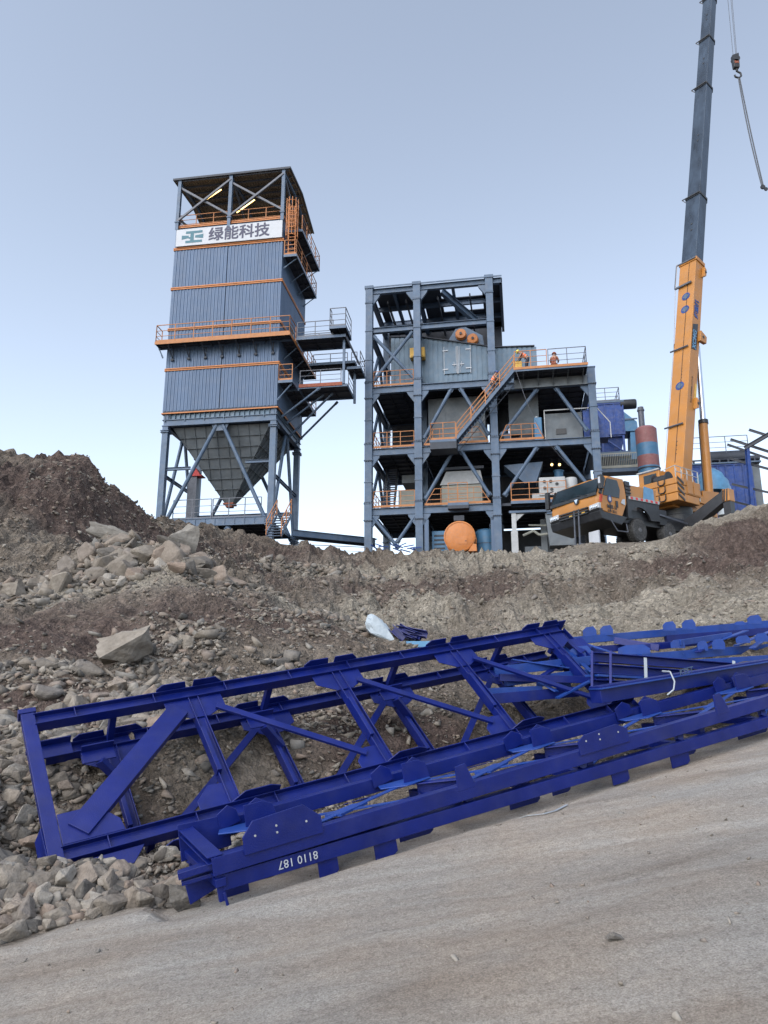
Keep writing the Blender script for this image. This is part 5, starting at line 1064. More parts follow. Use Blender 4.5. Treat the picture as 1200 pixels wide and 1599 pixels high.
# ------------------------------------------------------------------ blue trusses lying by the road
TL = at(45, 1130, 8.2); TR = at(868, 985, 12.0); BL = at(75, 1345, 7.3)
E1 = (TR-TL).normalized(); LA = (TR-TL).length; e2 = (BL-TL); e2 = e2-E1*e2.dot(E1); WA = e2.length; E2 = e2.normalized(); EN = E1.cross(E2)
if EN.dot(-TL) < 0: EN = -EN
def PA(s, t, d=0): return TL+E1*s+E2*t+EN*d
loc = TL+E2*WA; ta = thing('lattice_truss', 'large blue box truss leaning on the rubble slope, wide end frame at the left', 'truss', loc)
def bp(name, b, m='truss', par=None, bev=0.004): return b.build(name, m, par or ta, off=(par_off[0]), bev=bev)
par_off = [loc]
def ax_h(p, q, w, h, up, t=.012): b = MB(); b.H(p, q, w, h, t, up); return b
def frameA(d, posts, first):
    for nm, t in (('chord', 0), ('chord', WA)):
        b = MB(); b.H(PA(.05 if first else .18, t, d), PA(LA+.1, t, d), .13, .15, .012, E2)
        for k in range(9): s = .45+k*.83; b.plate([PA(s, t-.07, d-.06), PA(s, t-.07, d+.06), PA(s, t+.07, d+.06), PA(s, t+.07, d-.06)], .01)
        bp(nm, b)
    for i, s in enumerate(posts):
        bp('post', ax_h(PA(s, .07, d), PA(s, WA-.07, d), .11, .12, E1))
        b = MB(); b.plate([PA(s-.33, .075, d+.02), PA(s+.33, .075, d+.02), PA(s+.33, .25, d+.02), PA(s+.12, .36, d+.02), PA(s-.1, .36, d+.02), PA(s-.33, .22, d+.02)], .012); bp('gusset_plate', b)
        b = MB(); b.plate([PA(s-.36, WA-.076, d+.02), PA(s+.06, WA-.076, d+.02), PA(s+.06, WA-.34, d+.02), PA(s-.2, WA-.36, d+.02), PA(s-.36, WA-.2, d+.02)], .012); bp('gusset_plate', b)
        for sg in (-1, 1):   # end plates stand up from the chord flange
            c = s+sg*.21; b = MB(); b.plate([PA(c-.17, -.083, d-.05), PA(c+.17, -.083, d-.05), PA(c+.17, -.083, d+.07), PA(c+.17-.06*(sg > 0)-.02, -.083, d+.15), PA(c-.17+.06*(sg < 0), -.083, d+.15), PA(c-.17, -.083, d+.09)], .012); bp('end_plate', b)
        c = s+.16; b = MB(); b.plate([PA(c-.3, WA-.083, d-.05), PA(c+.32, WA-.083, d-.05), PA(c+.32, WA-.083, d+.12), PA(c+.2, WA-.083, d+.17), PA(c-.08, WA-.083, d+.17)], .012); bp('end_plate', b)
        b = MB(); b.plate([PA(s-.07, .55, d+.04), PA(s-.02, .55, d+.04), PA(s-.02, 1.15, d+.04), PA(s-.07, 1.15, d+.04)], .1, EN); bp('cleat', b)
    for s, s2 in zip(posts[:-1], posts[1:]):
        b = MB(); b.bar(PA(s+.22, .26, d+.045), PA(s2-.22, WA-.26, d+.045), .075, .035, EN) if first else b.bar(PA(s2-.2, .26, d+.03), PA(s+.1, WA-.1, d+.03), .085, .035, EN); bp('diagonal', b)
pf = [1.70, 3.55, 5.42, 7.2]
frameA(0, pf, True)
par_off = [loc]
b = MB(); b.bar(PA(.22, WA-.2, .03), PA(1.5, .22, .03), .22, .09, EN); bp('wide_diagonal', b)
b = MB(); b.bar(PA(.0, -.1, 0), PA(.0, WA+.12, 0), .13, .1, EN); b.bar(PA(.0, -.1, 0), PA(.0, -.16, 0), .17, .12, EN); bp('end_post', b)
b = MB(); b.plate([PA(.07, WA-.09, .04), PA(.07, WA-.42, .04), PA(.42, WA-.42, .04), PA(.6, WA-.22, .04), PA(.62, WA-.09, .04)], .014); bp('corner_plate', b)
b = MB(); b.plate([PA(.07, WA+.1, .02), PA(.75, WA+.1, .02), PA(.62, WA+.26, .02), PA(.07, WA+.28, .02)], .014); bp('corner_plate', b)
b = MB(); b.plate([PA(-.07, WA-.35, .0), PA(-.12, WA-.3, -.12), PA(-.12, WA+.3, -.12), PA(-.07, WA+.3, .1)], .014); bp('side_plate', b)
b = MB(); b.plate([PA(-.1, WA+.27, -.12), PA(.4, WA+.27, -.12), PA(.4, WA+.27, .1), PA(-.1, WA+.27, .1)], .014); bp('foot_plate', b)
b = MB(); b.plate([PA(.72, WA+.24, -.06), PA(1.95, WA+.24, -.06), PA(1.9, WA+.24, .1), PA(1.7, WA+.24, .17), PA(.95, WA+.24, .17)], .014); bp('foot_plate', b)
b = MB(); b.H(PA(.6, WA+.30, -.12), PA(LA-.3, WA+.26, -.12), .13, .14, .012, E2); bp('sole_chord', b)
# back frame, seen through the front one
DB = -.55
frameA(DB, [.85, 2.7, 4.55, 6.4], False)
b = MB(); b.plate([PA(.0, -.08, DB+.07), PA(.45, -.08, DB+.07), PA(.45, .09, DB+.07), PA(.0, .09, DB+.07)], .02); b.plate([PA(.0, -.08, DB-.02), PA(.45, -.08, DB-.02), PA(.45, -.08, DB+.16), PA(.0, -.08, DB+.16)], .014); bp('splice_bracket', b)
for s in (.85, 2.7, 4.55, 6.4, 7.6):
    for t in (.0, WA):
        b = MB(); b.bar(PA(s, t, DB+.07), PA(s+.0, t, -.07), .07, .07, E1); bp('spacer', b)
    b = MB(); b.bar(PA(s-.22, .45, DB+.3), PA(s, .6, DB+.06), .06, .1, EN); b.plate([PA(s-.38, .3, DB+.3), PA(s-.05, .3, DB+.3), PA(s-.05, .45, DB+.3), PA(s-.38, .45, DB+.3)], .016); b.plate([PA(s-.38, .3, DB+.25), PA(s-.05, .3, DB+.25), PA(s-.05, .3, DB+.4), PA(s-.38, .3, DB+.4)], .014); bp('bracket', b)
bp('end_post', ax_h(PA(LA+.18, -.05, -.1), PA(LA+.2, WA+.1, -.1), .16, .12, E1))
b = MB(); b.plate([PA(LA+.05, .2, -.03), PA(LA+.4, .2, -.03), PA(LA+.4, .45, -.03), PA(LA+.1, .5, -.03)], .014); bp('gusset_plate', b)
b = MB(); b.plate([PA(LA-.2, -.09, -.2), PA(LA+.25, -.09, -.2), PA(LA+.25, -.09, .1), PA(LA-.2, -.09, .1)], .014); bp('end_plate', b)

# ---- second truss, in front, on the road shoulder
U0 = at(332, 1355, 6.15); U1 = at(1200, 1096, 9.0); F1 = (U1-U0).normalized(); FP_ = Vector((-F1.y, F1.x, 0)).normalized(); FU = F1.cross(FP_).normalized()
if FU.z < 0: FU = -FU
LB = (U1-U0).length*1.3
L0 = at(345, 1380, 6.2); L1 = at(1200, 1128, 8.92); LD = (L1-L0).normalized()
def PB(s, q, h=0): return U0+F1*s+FP_*q+FU*h
def PL(s, q=0, h=0): return L0+LD*s+FP_*q+FU*h
def s_u(fn, u, *a):
    lo, hi = -2., 14.
    for _ in range(40):
        m_ = (lo+hi)/2
        if pj(fn(m_, *a))[0] < u: lo = m_
        else: hi = m_
    return lo
locb = L0.copy(); tb = thing('road_truss', 'long low blue truss with white stencilled numbers lying along the road shoulder', 'truss', locb)
def bq(name, b, m='truss', par=None, bev=.004): return b.build(name, m, par or tb, off=locb, bev=bev)
Q2 = 1.05; H2 = .06
print('U2 px', pj(PB(s_u(PB, 385, Q2, H2), Q2, H2)), pj(PB(s_u(PB, 1200, Q2, H2), Q2, H2)))
b = MB(); b.U(PB(0, .05), PB(LB, .05), .11, .13, .012, FU, -1); bq('front_chord', b)
b = MB(); b.U(PL(.02, .06), PL(LB, .06), .11, .115, .012, FU, -1); lower = bq('lower_chord', b)
b = MB(); b.U(PB(.05, Q2, H2), PB(LB, Q2, H2), .11, .13, .012, FU, -1); bq('back_chord', b)
b = MB(); b.U(PB(.05, Q2+.05, H2-.28), PB(LB, Q2+.05, H2-.28), .11, .12, .012, FU, -1); bq('back_chord', b)
# end frame
b = MB(); b.H(PB(.03, .0, .05), PB(.05, Q2, H2+.05), .12, .06, .012, FU); bq('end_member', b)
b = MB(); b.bar(PB(.05, 0, -.12), PB(.05, Q2, -.06), .08, .06, FU); bq('end_member', b)
b = MB(); b.plate([PB(-.02, Q2-.06, H2-.18), PB(.42, Q2-.06, H2-.16), PB(.42, Q2-.06, H2+.1), PB(-.02, Q2-.06, H2+.12)], .014); bq('end_plate', b)
b = MB(); b.bar(PB(-.22, .16, -.02), PB(.05, .1, .0), .11, .05, FU); b.bar(PB(-.2, .17, -.08), PB(.05, .12, -.07), .09, .03, FU); bq('end_bracket', b)
b = MB(); b.bar(PB(.05, .04, -.06), PB(.06, .05, -.26), .03, .06, F1); b.tube(PB(.07, .03, -.2), PB(.10, .02, -.40), .013, 6); bq('stub', b)
b = MB(); b.plate([PB(-.16, .25, -.12), PB(.1, .25, -.12), PB(.12, .25, -.2), PB(-.14, .25, -.27)], .014); bq('foot_plate', b)
def plateB(name, pts, q, fn=PB): b = MB(); b.plate([fn(s, q, h) for s, h in pts], .014); return bq(name, b)
# big gusset plates standing on the front chord
for ua, ub in ((384, 507), (909, 986), (1228, 1290)):
    a = s_u(PB, ua, -.03); c = s_u(PB, ub, -.03); plateB('gusset_plate', [(a, .02), (a, .15), (a+.09, .25 if ua < 500 else .2), (c-.14, .27 if ua < 500 else .22), (c, .15), (c, .02)], -.015)
    for (fx, hz_) in ((.15, .14), (.42, .12), (.42, .17), (.8, .14)):
        b = MB(); b.lathe([(.009, -.011), (.009, .0)], PB(a+(c-a)*fx, -.015, hz_), FP_, 8); bq('bolt_hole', b, 'offwhite', bev=0)
for ua, ub in ((716, 745), (1120, 1141)):
    a = s_u(PB, ua, 0); c = s_u(PB, ub, 0); plateB('tab_plate', [(a, .02), (a+.01, .23), (a+.12, .24), (c, .02)], .0)
# paired tabs on the back chord and cross bracing
nodes = [(345, 377, 388, 424), (585, 616, 637, 664), (792, 819, 833, 858), (966, 990, 1003, 1024), (1119, 1137, 1148, 1165)]
ns = []
for (a0, a1, b0, b1) in nodes:
    for (ua, ub) in ((a0, a1), (b0, b1)):
        a = s_u(PB, ua, Q2-.08, H2); c = s_u(PB, ub, Q2-.08, H2)
        plateB('tab_plate', [(a, H2-.02), (a-.02, H2+.12), (a+(c-a)*.45, H2+.18), (c-.03, H2+.13), (c, H2+.02)], Q2-.075)
    a = s_u(PB, (a1+b0)/2, Q2-.2, H2); ns.append(a)
    b = MB(); b.plate([PB(a-.2, Q2-.1, .055), PB(a+.3, Q2-.1, .055), PB(a+.25, Q2-.34, .055), PB(a-.05, Q2-.42, .055), PB(a-.25, Q2-.25, .055)], .012); bq('node_plate', b, 'trussl')
    b = MB(); b.plate([PB(a-.02, Q2-.3, .06), PB(a+.27, Q2-.3, .06), PB(a+.24, Q2-.3, .2), PB(a+.15, Q2-.3, .24), PB(a-.02, Q2-.3, .24)], .012); bq('tab_plate', b)
    b = MB(); b.H(PB(a+.1, Q2-.32, -.02), PB(a+.1+.85, .1, -.06), .1, .12, .012, FU); bq('cross_member', b)
    b = MB(); b.bar(PB(a+.15, Q2-.1, -.1), PB(a+.15, .1, -.1), .07, .1, FU); bq('cross_member', b)
for i in range(len(ns)-1):
    a, c = ns[i], ns[i+1]; m_ = (a+c)/2
    p1, q1 = PB(a+.2, Q2-.3, .04), PB(c-.15, .12, .03); p2, q2 = PB(a+.12, .12, .035), PB(c-.1, Q2-.3, .045)
    for p, q in ((p1, q1), (p2, q2)): b = MB(); b.bar(p, q, .065, .008, FU); bq('brace', b, 'trussl', bev=0)
    cc = (p1+q1)/2*.5+(p2+q2)/2*.5; b = MB(); b.plate([cc+F1*.22+FP_*.05, cc+F1*.1+FP_*.13, cc-F1*.22+FP_*-.0, cc-F1*.12-FP_*.13], .02, FU); bq('centre_plate', b, 'trussl', bev=0)
for s in np.arange(.9, LB, 1.35):
    b = MB(); b.bar(PL(s, .1, .05), PB(s+.1, .1, -.06), .05, .08, F1); b.bar(PL(s, .1, 0), PL(s, Q2, .02), .06, .08, FU); bq('web_post', b)
for s in np.arange(.9, LB-1.5, 2.7):
    b = MB(); b.bar(PL(s, .12, .0), PL(s+1.35, Q2, .02), .07, .01, FU); bq('brace', b, 'trussl', bev=0)
for ua, ub, hh in ((362, 403, .17), (268, 300, .0), (497, 528, .14), (585, 620, .13), (646, 700, .12), (822, 870, .13), (890, 919, .12), (957, 983, .12), (1049, 1077, .13), (1078, 1117, .12), (1184, 1230, .12)):
    if hh == 0: continue
    a = s_u(PL, ua); c = s_u(PL, ub); q = .04 if ua % 2 else .3
    plateB('foot_tab', [(a, -.03), (c, -.03), (c, -.05-hh*.8), (c-.04, -.05-hh), (a, -.05-hh)], q, PL)
sa = s_u(PL, 497)
text('stencil', '8110 187', 'white', .088, PL(sa, -.004, .036), -LD, -FU, lower, .0015, 0, off=locb)
print('truss B scale', LB, LA, WA)
# ---- further steel to the right: bundle, long beam, third truss
def beams(name, label, cat, items, m='truss', group=None, kind='H'):
    p0 = at(*items[0][:3]); t = thing(name, label, cat, p0, 0, group)
    for it in items:
        (u0, v0, y0, u1, v1, y1, w, h, nm) = it[:9]; mm = it[9] if len(it) > 9 else m
        b = MB(); p, q = at(u0, v0, y0), at(u1, v1, y1)
        if nm.startswith('b'): b.bar(p, q, w, h)
        else: b.H(p, q, w, h, .014)
        b.build(nm[2:], mm, t, off=p0, bev=.004)
    return t, p0
t, p0 = beams('long_beam', 'long dark blue beam with a white strap, just behind the road truss', 'beam', [(930, 1085, 9.5, 1290, 1026, 11.2, .2, .2, 'b.web'),])
b = MB(); b.bar(at(930, 1076, 9.45), at(1290, 1018, 11.15), .26, .012); b.build('top_flange', 'trussl', t, off=p0)
p = at(1036, 1052, 9.75); b = MB(); b.path([p+Vector((0, .02, .03)), p+Vector((.05, -.1, .02)), p+Vector((.08, -.14, -.1)), p+Vector((.05, -.16, -.2)), p+Vector((-.03, -.16, -.26))], .011, 4); st = b.build('strap', 'strap', t, off=p0)
text('faint_stencil', 'KEET', 'steel', .11, at(1062, 1055, 9.78), F1, (0, 0, 1), t, .002, off=p0)
t, p0 = beams('strapped_bundle', 'bundle of blue beams tied with white straps, between the leaning truss and the long beam', 'beam bundle',
  [(926, 1026, 10.6, 1190, 1046, 11.6, .16, .13, 'H.beam'), (926, 1044, 10.4, 1190, 1062, 11.3, .16, .13, 'H.beam'), (924, 1055, 10.3, 1120, 1066, 11.0, .3, .03, 'b.plate', 'trussl'), (926, 1068, 10.25, 1000, 1072, 10.5, .16, .12, 'H.beam')])
for u, v0, v1, Y in ((1008, 1027, 1060, 10.35), (1146, 1032, 1046, 10.9)):
    b = MB(); b.bar(at(u, v0, Y), at(u+1, v1, Y-.05), .04, .008, (0, 1, 0)); b.build('strap', 'strap', t, off=p0)
for u in (925, 954): b = MB(); b.bar(at(u, 1018, 10.45), at(u, 1078, 10.1), .03, .05); b.build('end_cleat', 'truss', t, off=p0)
third = [(865, 1018, 12.1, 1062, 1006, 12.6, .1, .1, 'b.chord', 'truss'), (1040, 998, 12.9, 1300, 978, 13.6, .1, .12, 'b.chord', 'truss'), (905, 1002, 12.3, 965, 1022, 11.8, .09, .02, 'b.brace'), (1090, 1018, 11.8, 1130, 992, 12.7, .1, .02, 'b.brace', 'truss'), (1175, 1012, 11.9, 1210, 985, 12.8, .1, .02, 'b.brace'), (840, 1060, 11.2, 905, 1020, 12, .1, .03, 'b.brace', 'truss'), (780, 1058, 11.1, 930, 1062, 11.2, .1, .1, 'b.chord', 'truss'), (800, 1040, 11.5, 870, 1080, 10.9, .09, .02, 'b.brace'), (870, 1090, 10.9, 925, 1062, 11.1, .09, .03, 'b.brace'), (760, 1092, 10.9, 900, 1080, 11.2, .16, .14, 'b.chord', 'truss'), (1010, 1040, 11.2, 1300, 1022, 12.4, .1, .1, 'b.chord', 'trussl'), (856, 1004, 12.4, 1300, 966, 13.8, .12, .12, 'b.chord'), (870, 1030, 11.9, 1000, 1024, 12.1, .1, .1, 'b.chord'), (1000, 1028, 11.7, 1300, 1004, 12.8, .12, .13, 'b.chord'), (770, 1049, 11.3, 925, 1031, 11.8, .14, .14, 'b.chord'), (790, 1066, 11.2, 925, 1049, 11.6, .1, .1, 'b.chord'), (760, 1080, 10.9, 845, 1076, 11.1, .12, .09, 'b.chord'),
  (1062, 1022, 11.9, 1165, 985, 12.8, .12, .02, 'b.brace'), (1060, 1004, 11.9, 1140, 992, 12.7, .09, .09, 'b.brace'), (1150, 1008, 12, 1230, 975, 13, .1, .02, 'b.brace'), (960, 1000, 12.3, 1030, 1012, 12, .1, .1, 'b.brace', 'truss'), (880, 1010, 12, 925, 1050, 11.5, .09, .02, 'b.brace'), (1000, 1012, 12, 1090, 1003, 12.4, .1, .1, 'b.brace', 'truss'), (800, 1030, 11.4, 900, 1045, 11.5, .09, .02, 'b.brace')]
t, p0 = beams('pale_truss', 'pale blue truss with rounded lugs at the back right, against the slope', 'truss', third, 'trussl')  # lighter blue paints in the sky light on this truss
def tabpx(us, vt, vb, Y, m='trussl', nm='lug'):
    a = at(us[0], vb, Y); c = at(us[1], vb, Y); h = at(us[0], vt, Y).z-a.z; d = c-a; b = MB()
    b.plate([a, c, c+Vector((0, 0, h*.6)), a+d*.8+Vector((0, 0, h)), a+d*.25+Vector((0, 0, h*.9)), a+Vector((0, 0, h*.6))], .016); b.build(nm, m, t, off=p0)
for us, vt, vb in (((911, 932), 978, 994), ((938, 958), 976, 992), ((1036, 1056), 970, 985), ((1066, 1087), 967, 983), ((1168, 1190), 960, 974), ((1148, 1164), 970, 976)): tabpx(us, vt, vb, 12.6)
for us, vt, vb in (((1048, 1070), 998, 1012), ((1113, 1133), 997, 1014), ((1150, 1172), 992, 1004), ((1180, 1200), 988, 1002), ((966, 1016), 1006, 1022), ((890, 925), 1008, 1028), ((862, 880), 1030, 1048), ((1090, 1106), 1000, 1016), ((985, 1003), 1030, 1044), ((838, 862), 1052, 1072), ((872, 892), 1055, 1075)): tabpx(us, vt, vb, 11.9)
# small heap of beam ends and bag up the slope
p0 = at(628, 990, 17); hp2 = thing('beam_offcuts', 'small heap of blue beam ends beside a white bag on the slope', 'steel scrap', p0)
rr = random.Random(11)
for i in range(13):
    u = 612+rr.uniform(0, 36); v = 973+(u-612)*.45+rr.uniform(0, 14); p = at(u, v, 17+rr.uniform(-.4, .3)); d = Vector((rr.uniform(.5, 1), rr.uniform(-.6, -.1), rr.uniform(-.6, -.2))).normalized()*rr.uniform(.25, .5)
    b = MB(); b.U(p, p+d, .16, .14, .012, (0, .3, 1)); b.build('beam_end', 'truss', hp2, off=p0)
p = at(590, 1000, 16.6); b = MB(); ring = [(-.38, .02), (-.2, .28), (.06, .46), (.2, .44), (.32, .1), (.46, -.12), (.3, -.25), (-.1, -.2)]
bm = bmesh.new(); q_ = random.Random(8)
for k in range(34):
    t_ = q_.uniform(0, 1); a_ = q_.uniform(0, 6.28); hgt = (.50-.42*abs(t_-.35)**1.0)*q_.uniform(.2, 1); wd_ = .26*(1-hgt/.75)
    bm.verts.new((-.34+.72*t_+.12*hgt+math.cos(a_)*.05, math.sin(a_)*wd_, hgt-.22*t_))
rh = bmesh.ops.convex_hull(bm, input=bm.verts); bmesh.ops.delete(bm, geom=[g for g in rh['geom_interior'] if isinstance(g, bmesh.types.BMVert)], context='VERTS'); bmesh.ops.subdivide_edges(bm, edges=bm.edges[:], cuts=3, use_grid_fill=True)
for v in bm.verts:
    c = v.co; k = float(fbm(np.array([c.x*5+c.z*2]), np.array([c.y*5+c.z*6]), 3, 3, True)[0])-.6; v.co = c*(1+k*.45)
bmesh.ops.scale(bm, vec=(.9, 1.0, 1.35), verts=bm.verts)
me2 = bpy.data.meshes.new('white_bag'); bm.to_mesh(me2); bm.free(); me2.materials.append(M['bag']); o = bpy.data.objects.new('white_bag', me2); COL.objects.link(o)
tag(o, 'crumpled white woven bag at the top of the rubble beside blue beam ends', 'bag', loc=p+Vector((0, 0, .04)))
b = MB(); p = at(640, 1011, 16.4); b.box(-.35, .45, -.15, .15, 0, .12); tag(b.build('foam_board', 'tarp'), 'pale blue foam board below the small heap of beam ends', 'board', loc=p)
# white strip on the road
pts = []
for u, v in ((801, 1275), (825, 1278), (850, 1277), (868, 1271), (886, 1261)):
    r_ = ray(u, v); t_ = -1.6/(r_.z-.155*r_.x-.068*r_.y); pts.append(r_*t_)
pc = pts[2].copy(); pc.z = float(height(pc.x, pc.y)); b = MB()
pts = [Vector((p.x, p.y, float(height(p.x, p.y))+.012))-pc for p in pts]
for p, q in zip(pts[:-1], pts[1:]): b.bar(p, q, .022, .004)
tag(b.build('plastic_strap', 'strap'), 'loose white plastic strap lying curved on the dirt road', 'strap', loc=pc)

# ------------------------------------------------------------------ people on the building
def skinned(name, m, chains, par, sub=2):
    """chains: list of [(pos, radius), ...]; first point of later chains snaps to an existing joint when equal"""
    vs = []; rs = []; ed = []; ix = {}
    for ch in chains:
        prev = None
        for p, r in ch:
            k = tuple(round(c, 4) for c in p)
            if k not in ix: ix[k] = len(vs); vs.append(p); rs.append(r)
            if prev is not None: ed.append((prev, ix[k]))
            prev = ix[k]
    me_ = bpy.data.meshes.new(name); me_.from_pydata(vs, ed, []); o = bpy.data.objects.new(name, me_); COL.objects.link(o)
    sk = o.modifiers.new('skin', 'SKIN'); sk.use_smooth_shade = True; ss = o.modifiers.new('sub', 'SUBSURF'); ss.levels = sub; ss.render_levels = sub
    for i, r in enumerate(rs): me_.skin_vertices[0].data[i].radius = (r, r) if not isinstance(r, tuple) else r
    me_.skin_vertices[0].data[0].use_root = True
    dg = bpy.context.evaluated_depsgraph_get(); dg.update(); m2 = bpy.data.meshes.new_from_object(o.evaluated_get(dg)); o.modifiers.clear(); o.data = m2; m2.name = name
    m2.materials.clear(); m2.materials.append(M[m]); o.parent = par; return o
def person(label, loc, ang, lean, legs, arms, mats, sit=False, group=None):
    """local frame: x = facing direction, z up; lean = forward bend in degrees"""
    t = thing('person', label, 'person', loc, ang, group); t.scale = (1.14, 1.14, 1.14); V = Vector
    hz = .5 if sit else .92; hip = V((0, 0, hz)); c, s_ = math.cos(R(lean)), math.sin(R(lean))
    def up(h, f=0): return V((h*s_+f*c, 0, hz+h*c-f*s_))
    ch = up(.28); sh = up(.48); nk = up(.56); hd = up(.68, .03); tp = up(.80, .03)
    body = [[(hip, (.15, .12)), (up(.12), (.14, .11)), (ch, (.17, .12)), (sh, (.13, .1)), (nk, (.055, .055)), (hd, (.095, .085)), (tp, (.08, .075))], [(hd, (.095, .085)), (up(.67, .125), .022)]]
    for sg, (k, f) in zip((-1, 1), legs):
        h0 = hip+V((0, sg*.1, -.05)); body.append([(hip, (.15, .12)), (h0, .095), (hip+V(k)+V((0, sg*.1, 0)), .062), (hip+V(f)+V((0, sg*.11, 0)), .045), (hip+V(f)+V((.13, sg*.12, -.03)), .04)])
    hands = []
    for sg, (e, h) in zip((-1, 1), arms):
        s0 = up(.46)+V((0, sg*.19, 0)); eb = s0+V((e[0], sg*e[1], e[2])); hn = s0+V((h[0], sg*h[1], h[2])); d = (hn-eb).normalized(); pl_ = hn+d*.07
        body.append([(sh, (.13, .1)), (s0, .06), (eb, .045), (hn, .03), (pl_, (.04, .022))])
        sd = d.cross(V((0, 0, 1))).normalized() if abs(d.z) < .95 else V((1, 0, 0)); dn = d.cross(sd)
        for j in range(4):
            r0 = pl_+sd*(.026-.017*j); L_ = (.075, .085, .08, .062)[j]; body.append([(pl_, (.04, .022)), (r0+d*.02, .009), (r0+d*L_*.6+dn*.01, .0085), (r0+d*L_+dn*.035, .0075)])
        body.append([(hn, .03), (hn+sd*.045+d*.03, .011), (hn+sd*.06+d*.065+dn*.015, .009)])
    skinned('body', 'skin', body, t, 2)
    top = [[(up(.02), (.165, .135)), (up(.14), (.158, .13)), (ch, (.19, .14)), (up(.43), (.17, .125)), (up(.50), (.09, .08))]]
    skinned('vest', mats[0], top, t, 2)
    for sg, (e, h) in zip((-1, 1), arms):
        s0 = up(.46)+V((0, sg*.17, 0)); eb = s0+V((e[0], sg*e[1], e[2])); hn = s0+V((h[0], sg*h[1], h[2]))
        skinned('sleeve', mats[1], [[(s0, .08), (eb, .062), (eb.lerp(hn, .95), .048)]], t, 1)
    skinned('trousers', mats[1], [[(hip+V((0, 0, .06)), (.165, .13)), (hip, (.165, .13))]]+[[(hip, (.165, .13)), (hip+V((0, sg*.1, -.05)), .11), (hip+V(k)+V((0, sg*.1, 0)), .078), (hip+V(f)+V((0, sg*.11, .06)), .066)] for sg, (k, f) in zip((-1, 1), legs)], t, 1)
    for sg, (k, f) in zip((-1, 1), legs): skinned('boot', 'black', [[(hip+V(f)+V((-.03, sg*.11, .06)), .062), (hip+V(f)+V((0, sg*.11, -.02)), .06), (hip+V(f)+V((.17, sg*.12, -.03)), .045)]], t, 1)
    b = MB(); axd = (tp-nk).normalized(); b.lathe([(.15, .0), (.135, .01), (.128, .06), (.1, .11), (.05, .135), (.01, .14)], hd+axd*.03, axd, 18); b.build('helmet', mats[2], t, smooth=True)
    if mats[0] == 'vest':
        b = MB()
        for h in (.12, .3): c0 = up(h); b.lathe([(.17, -.02), (.18, 0), (.17, .02)], c0, axd, 16)
        b.build('reflective_band', 'offwhite', t)
    return t
# x axis of a person = facing; frame ang chosen so that it faces along the stair (+x of the building)
person('worker in orange vest and dark helmet climbing the long orange-railed stair', C.W((8.85, -1.25, 10.55)), C.ang, 22, [((.1, 0, -.43), (.02, 0, -.88)), ((.36, 0, -.24), (.34, 0, -.63))], [((.14, .06, -.24), (.36, .04, -.3)), ((.1, .08, -.25), (.34, .1, -.2))], ('vest', 'cloth', 'helmetb'))
person('worker in yellow helmet and orange vest bending over a yellow box at the stair head', C.W((11.35, -1.0, 12.33)), C.ang+180, 48, [((.06, 0, -.44), (-.02, 0, -.89)), ((.12, 0, -.43), (.1, 0, -.89))], [((.1, .06, -.26), (.22, .0, -.48)), ((.12, .06, -.26), (.26, .02, -.46))], ('vest', 'cloth', 'helmet'))
person('person in rusty brown clothes crouching behind the railing of the top platform', C.W((13.1, -.9, 12.30)), C.ang-70, 12, [((.36, 0, .02), (.3, 0, -.44)), ((.36, 0, .05), (.22, 0, -.44))], [((.14, .06, -.22), (.34, -.04, -.2)), ((.12, .08, -.22), (.32, -.02, -.26))], ('rust', 'rust', 'rust'), sit=True)
tbx = cthing('tool_box', 'yellow tool case held at the head of the long stair', 'box', 10.35, -1.05, 12.33); b = MB(); b.box(0, .6, 0, .35, .0, .85); b.build('case', 'yellow', tbx, bev=.03); b = MB(); b.path([(.15, .17, .85), (.15, .17, .93), (.45, .17, .93), (.45, .17, .85)], .02); b.build('handle', 'black', tbx)

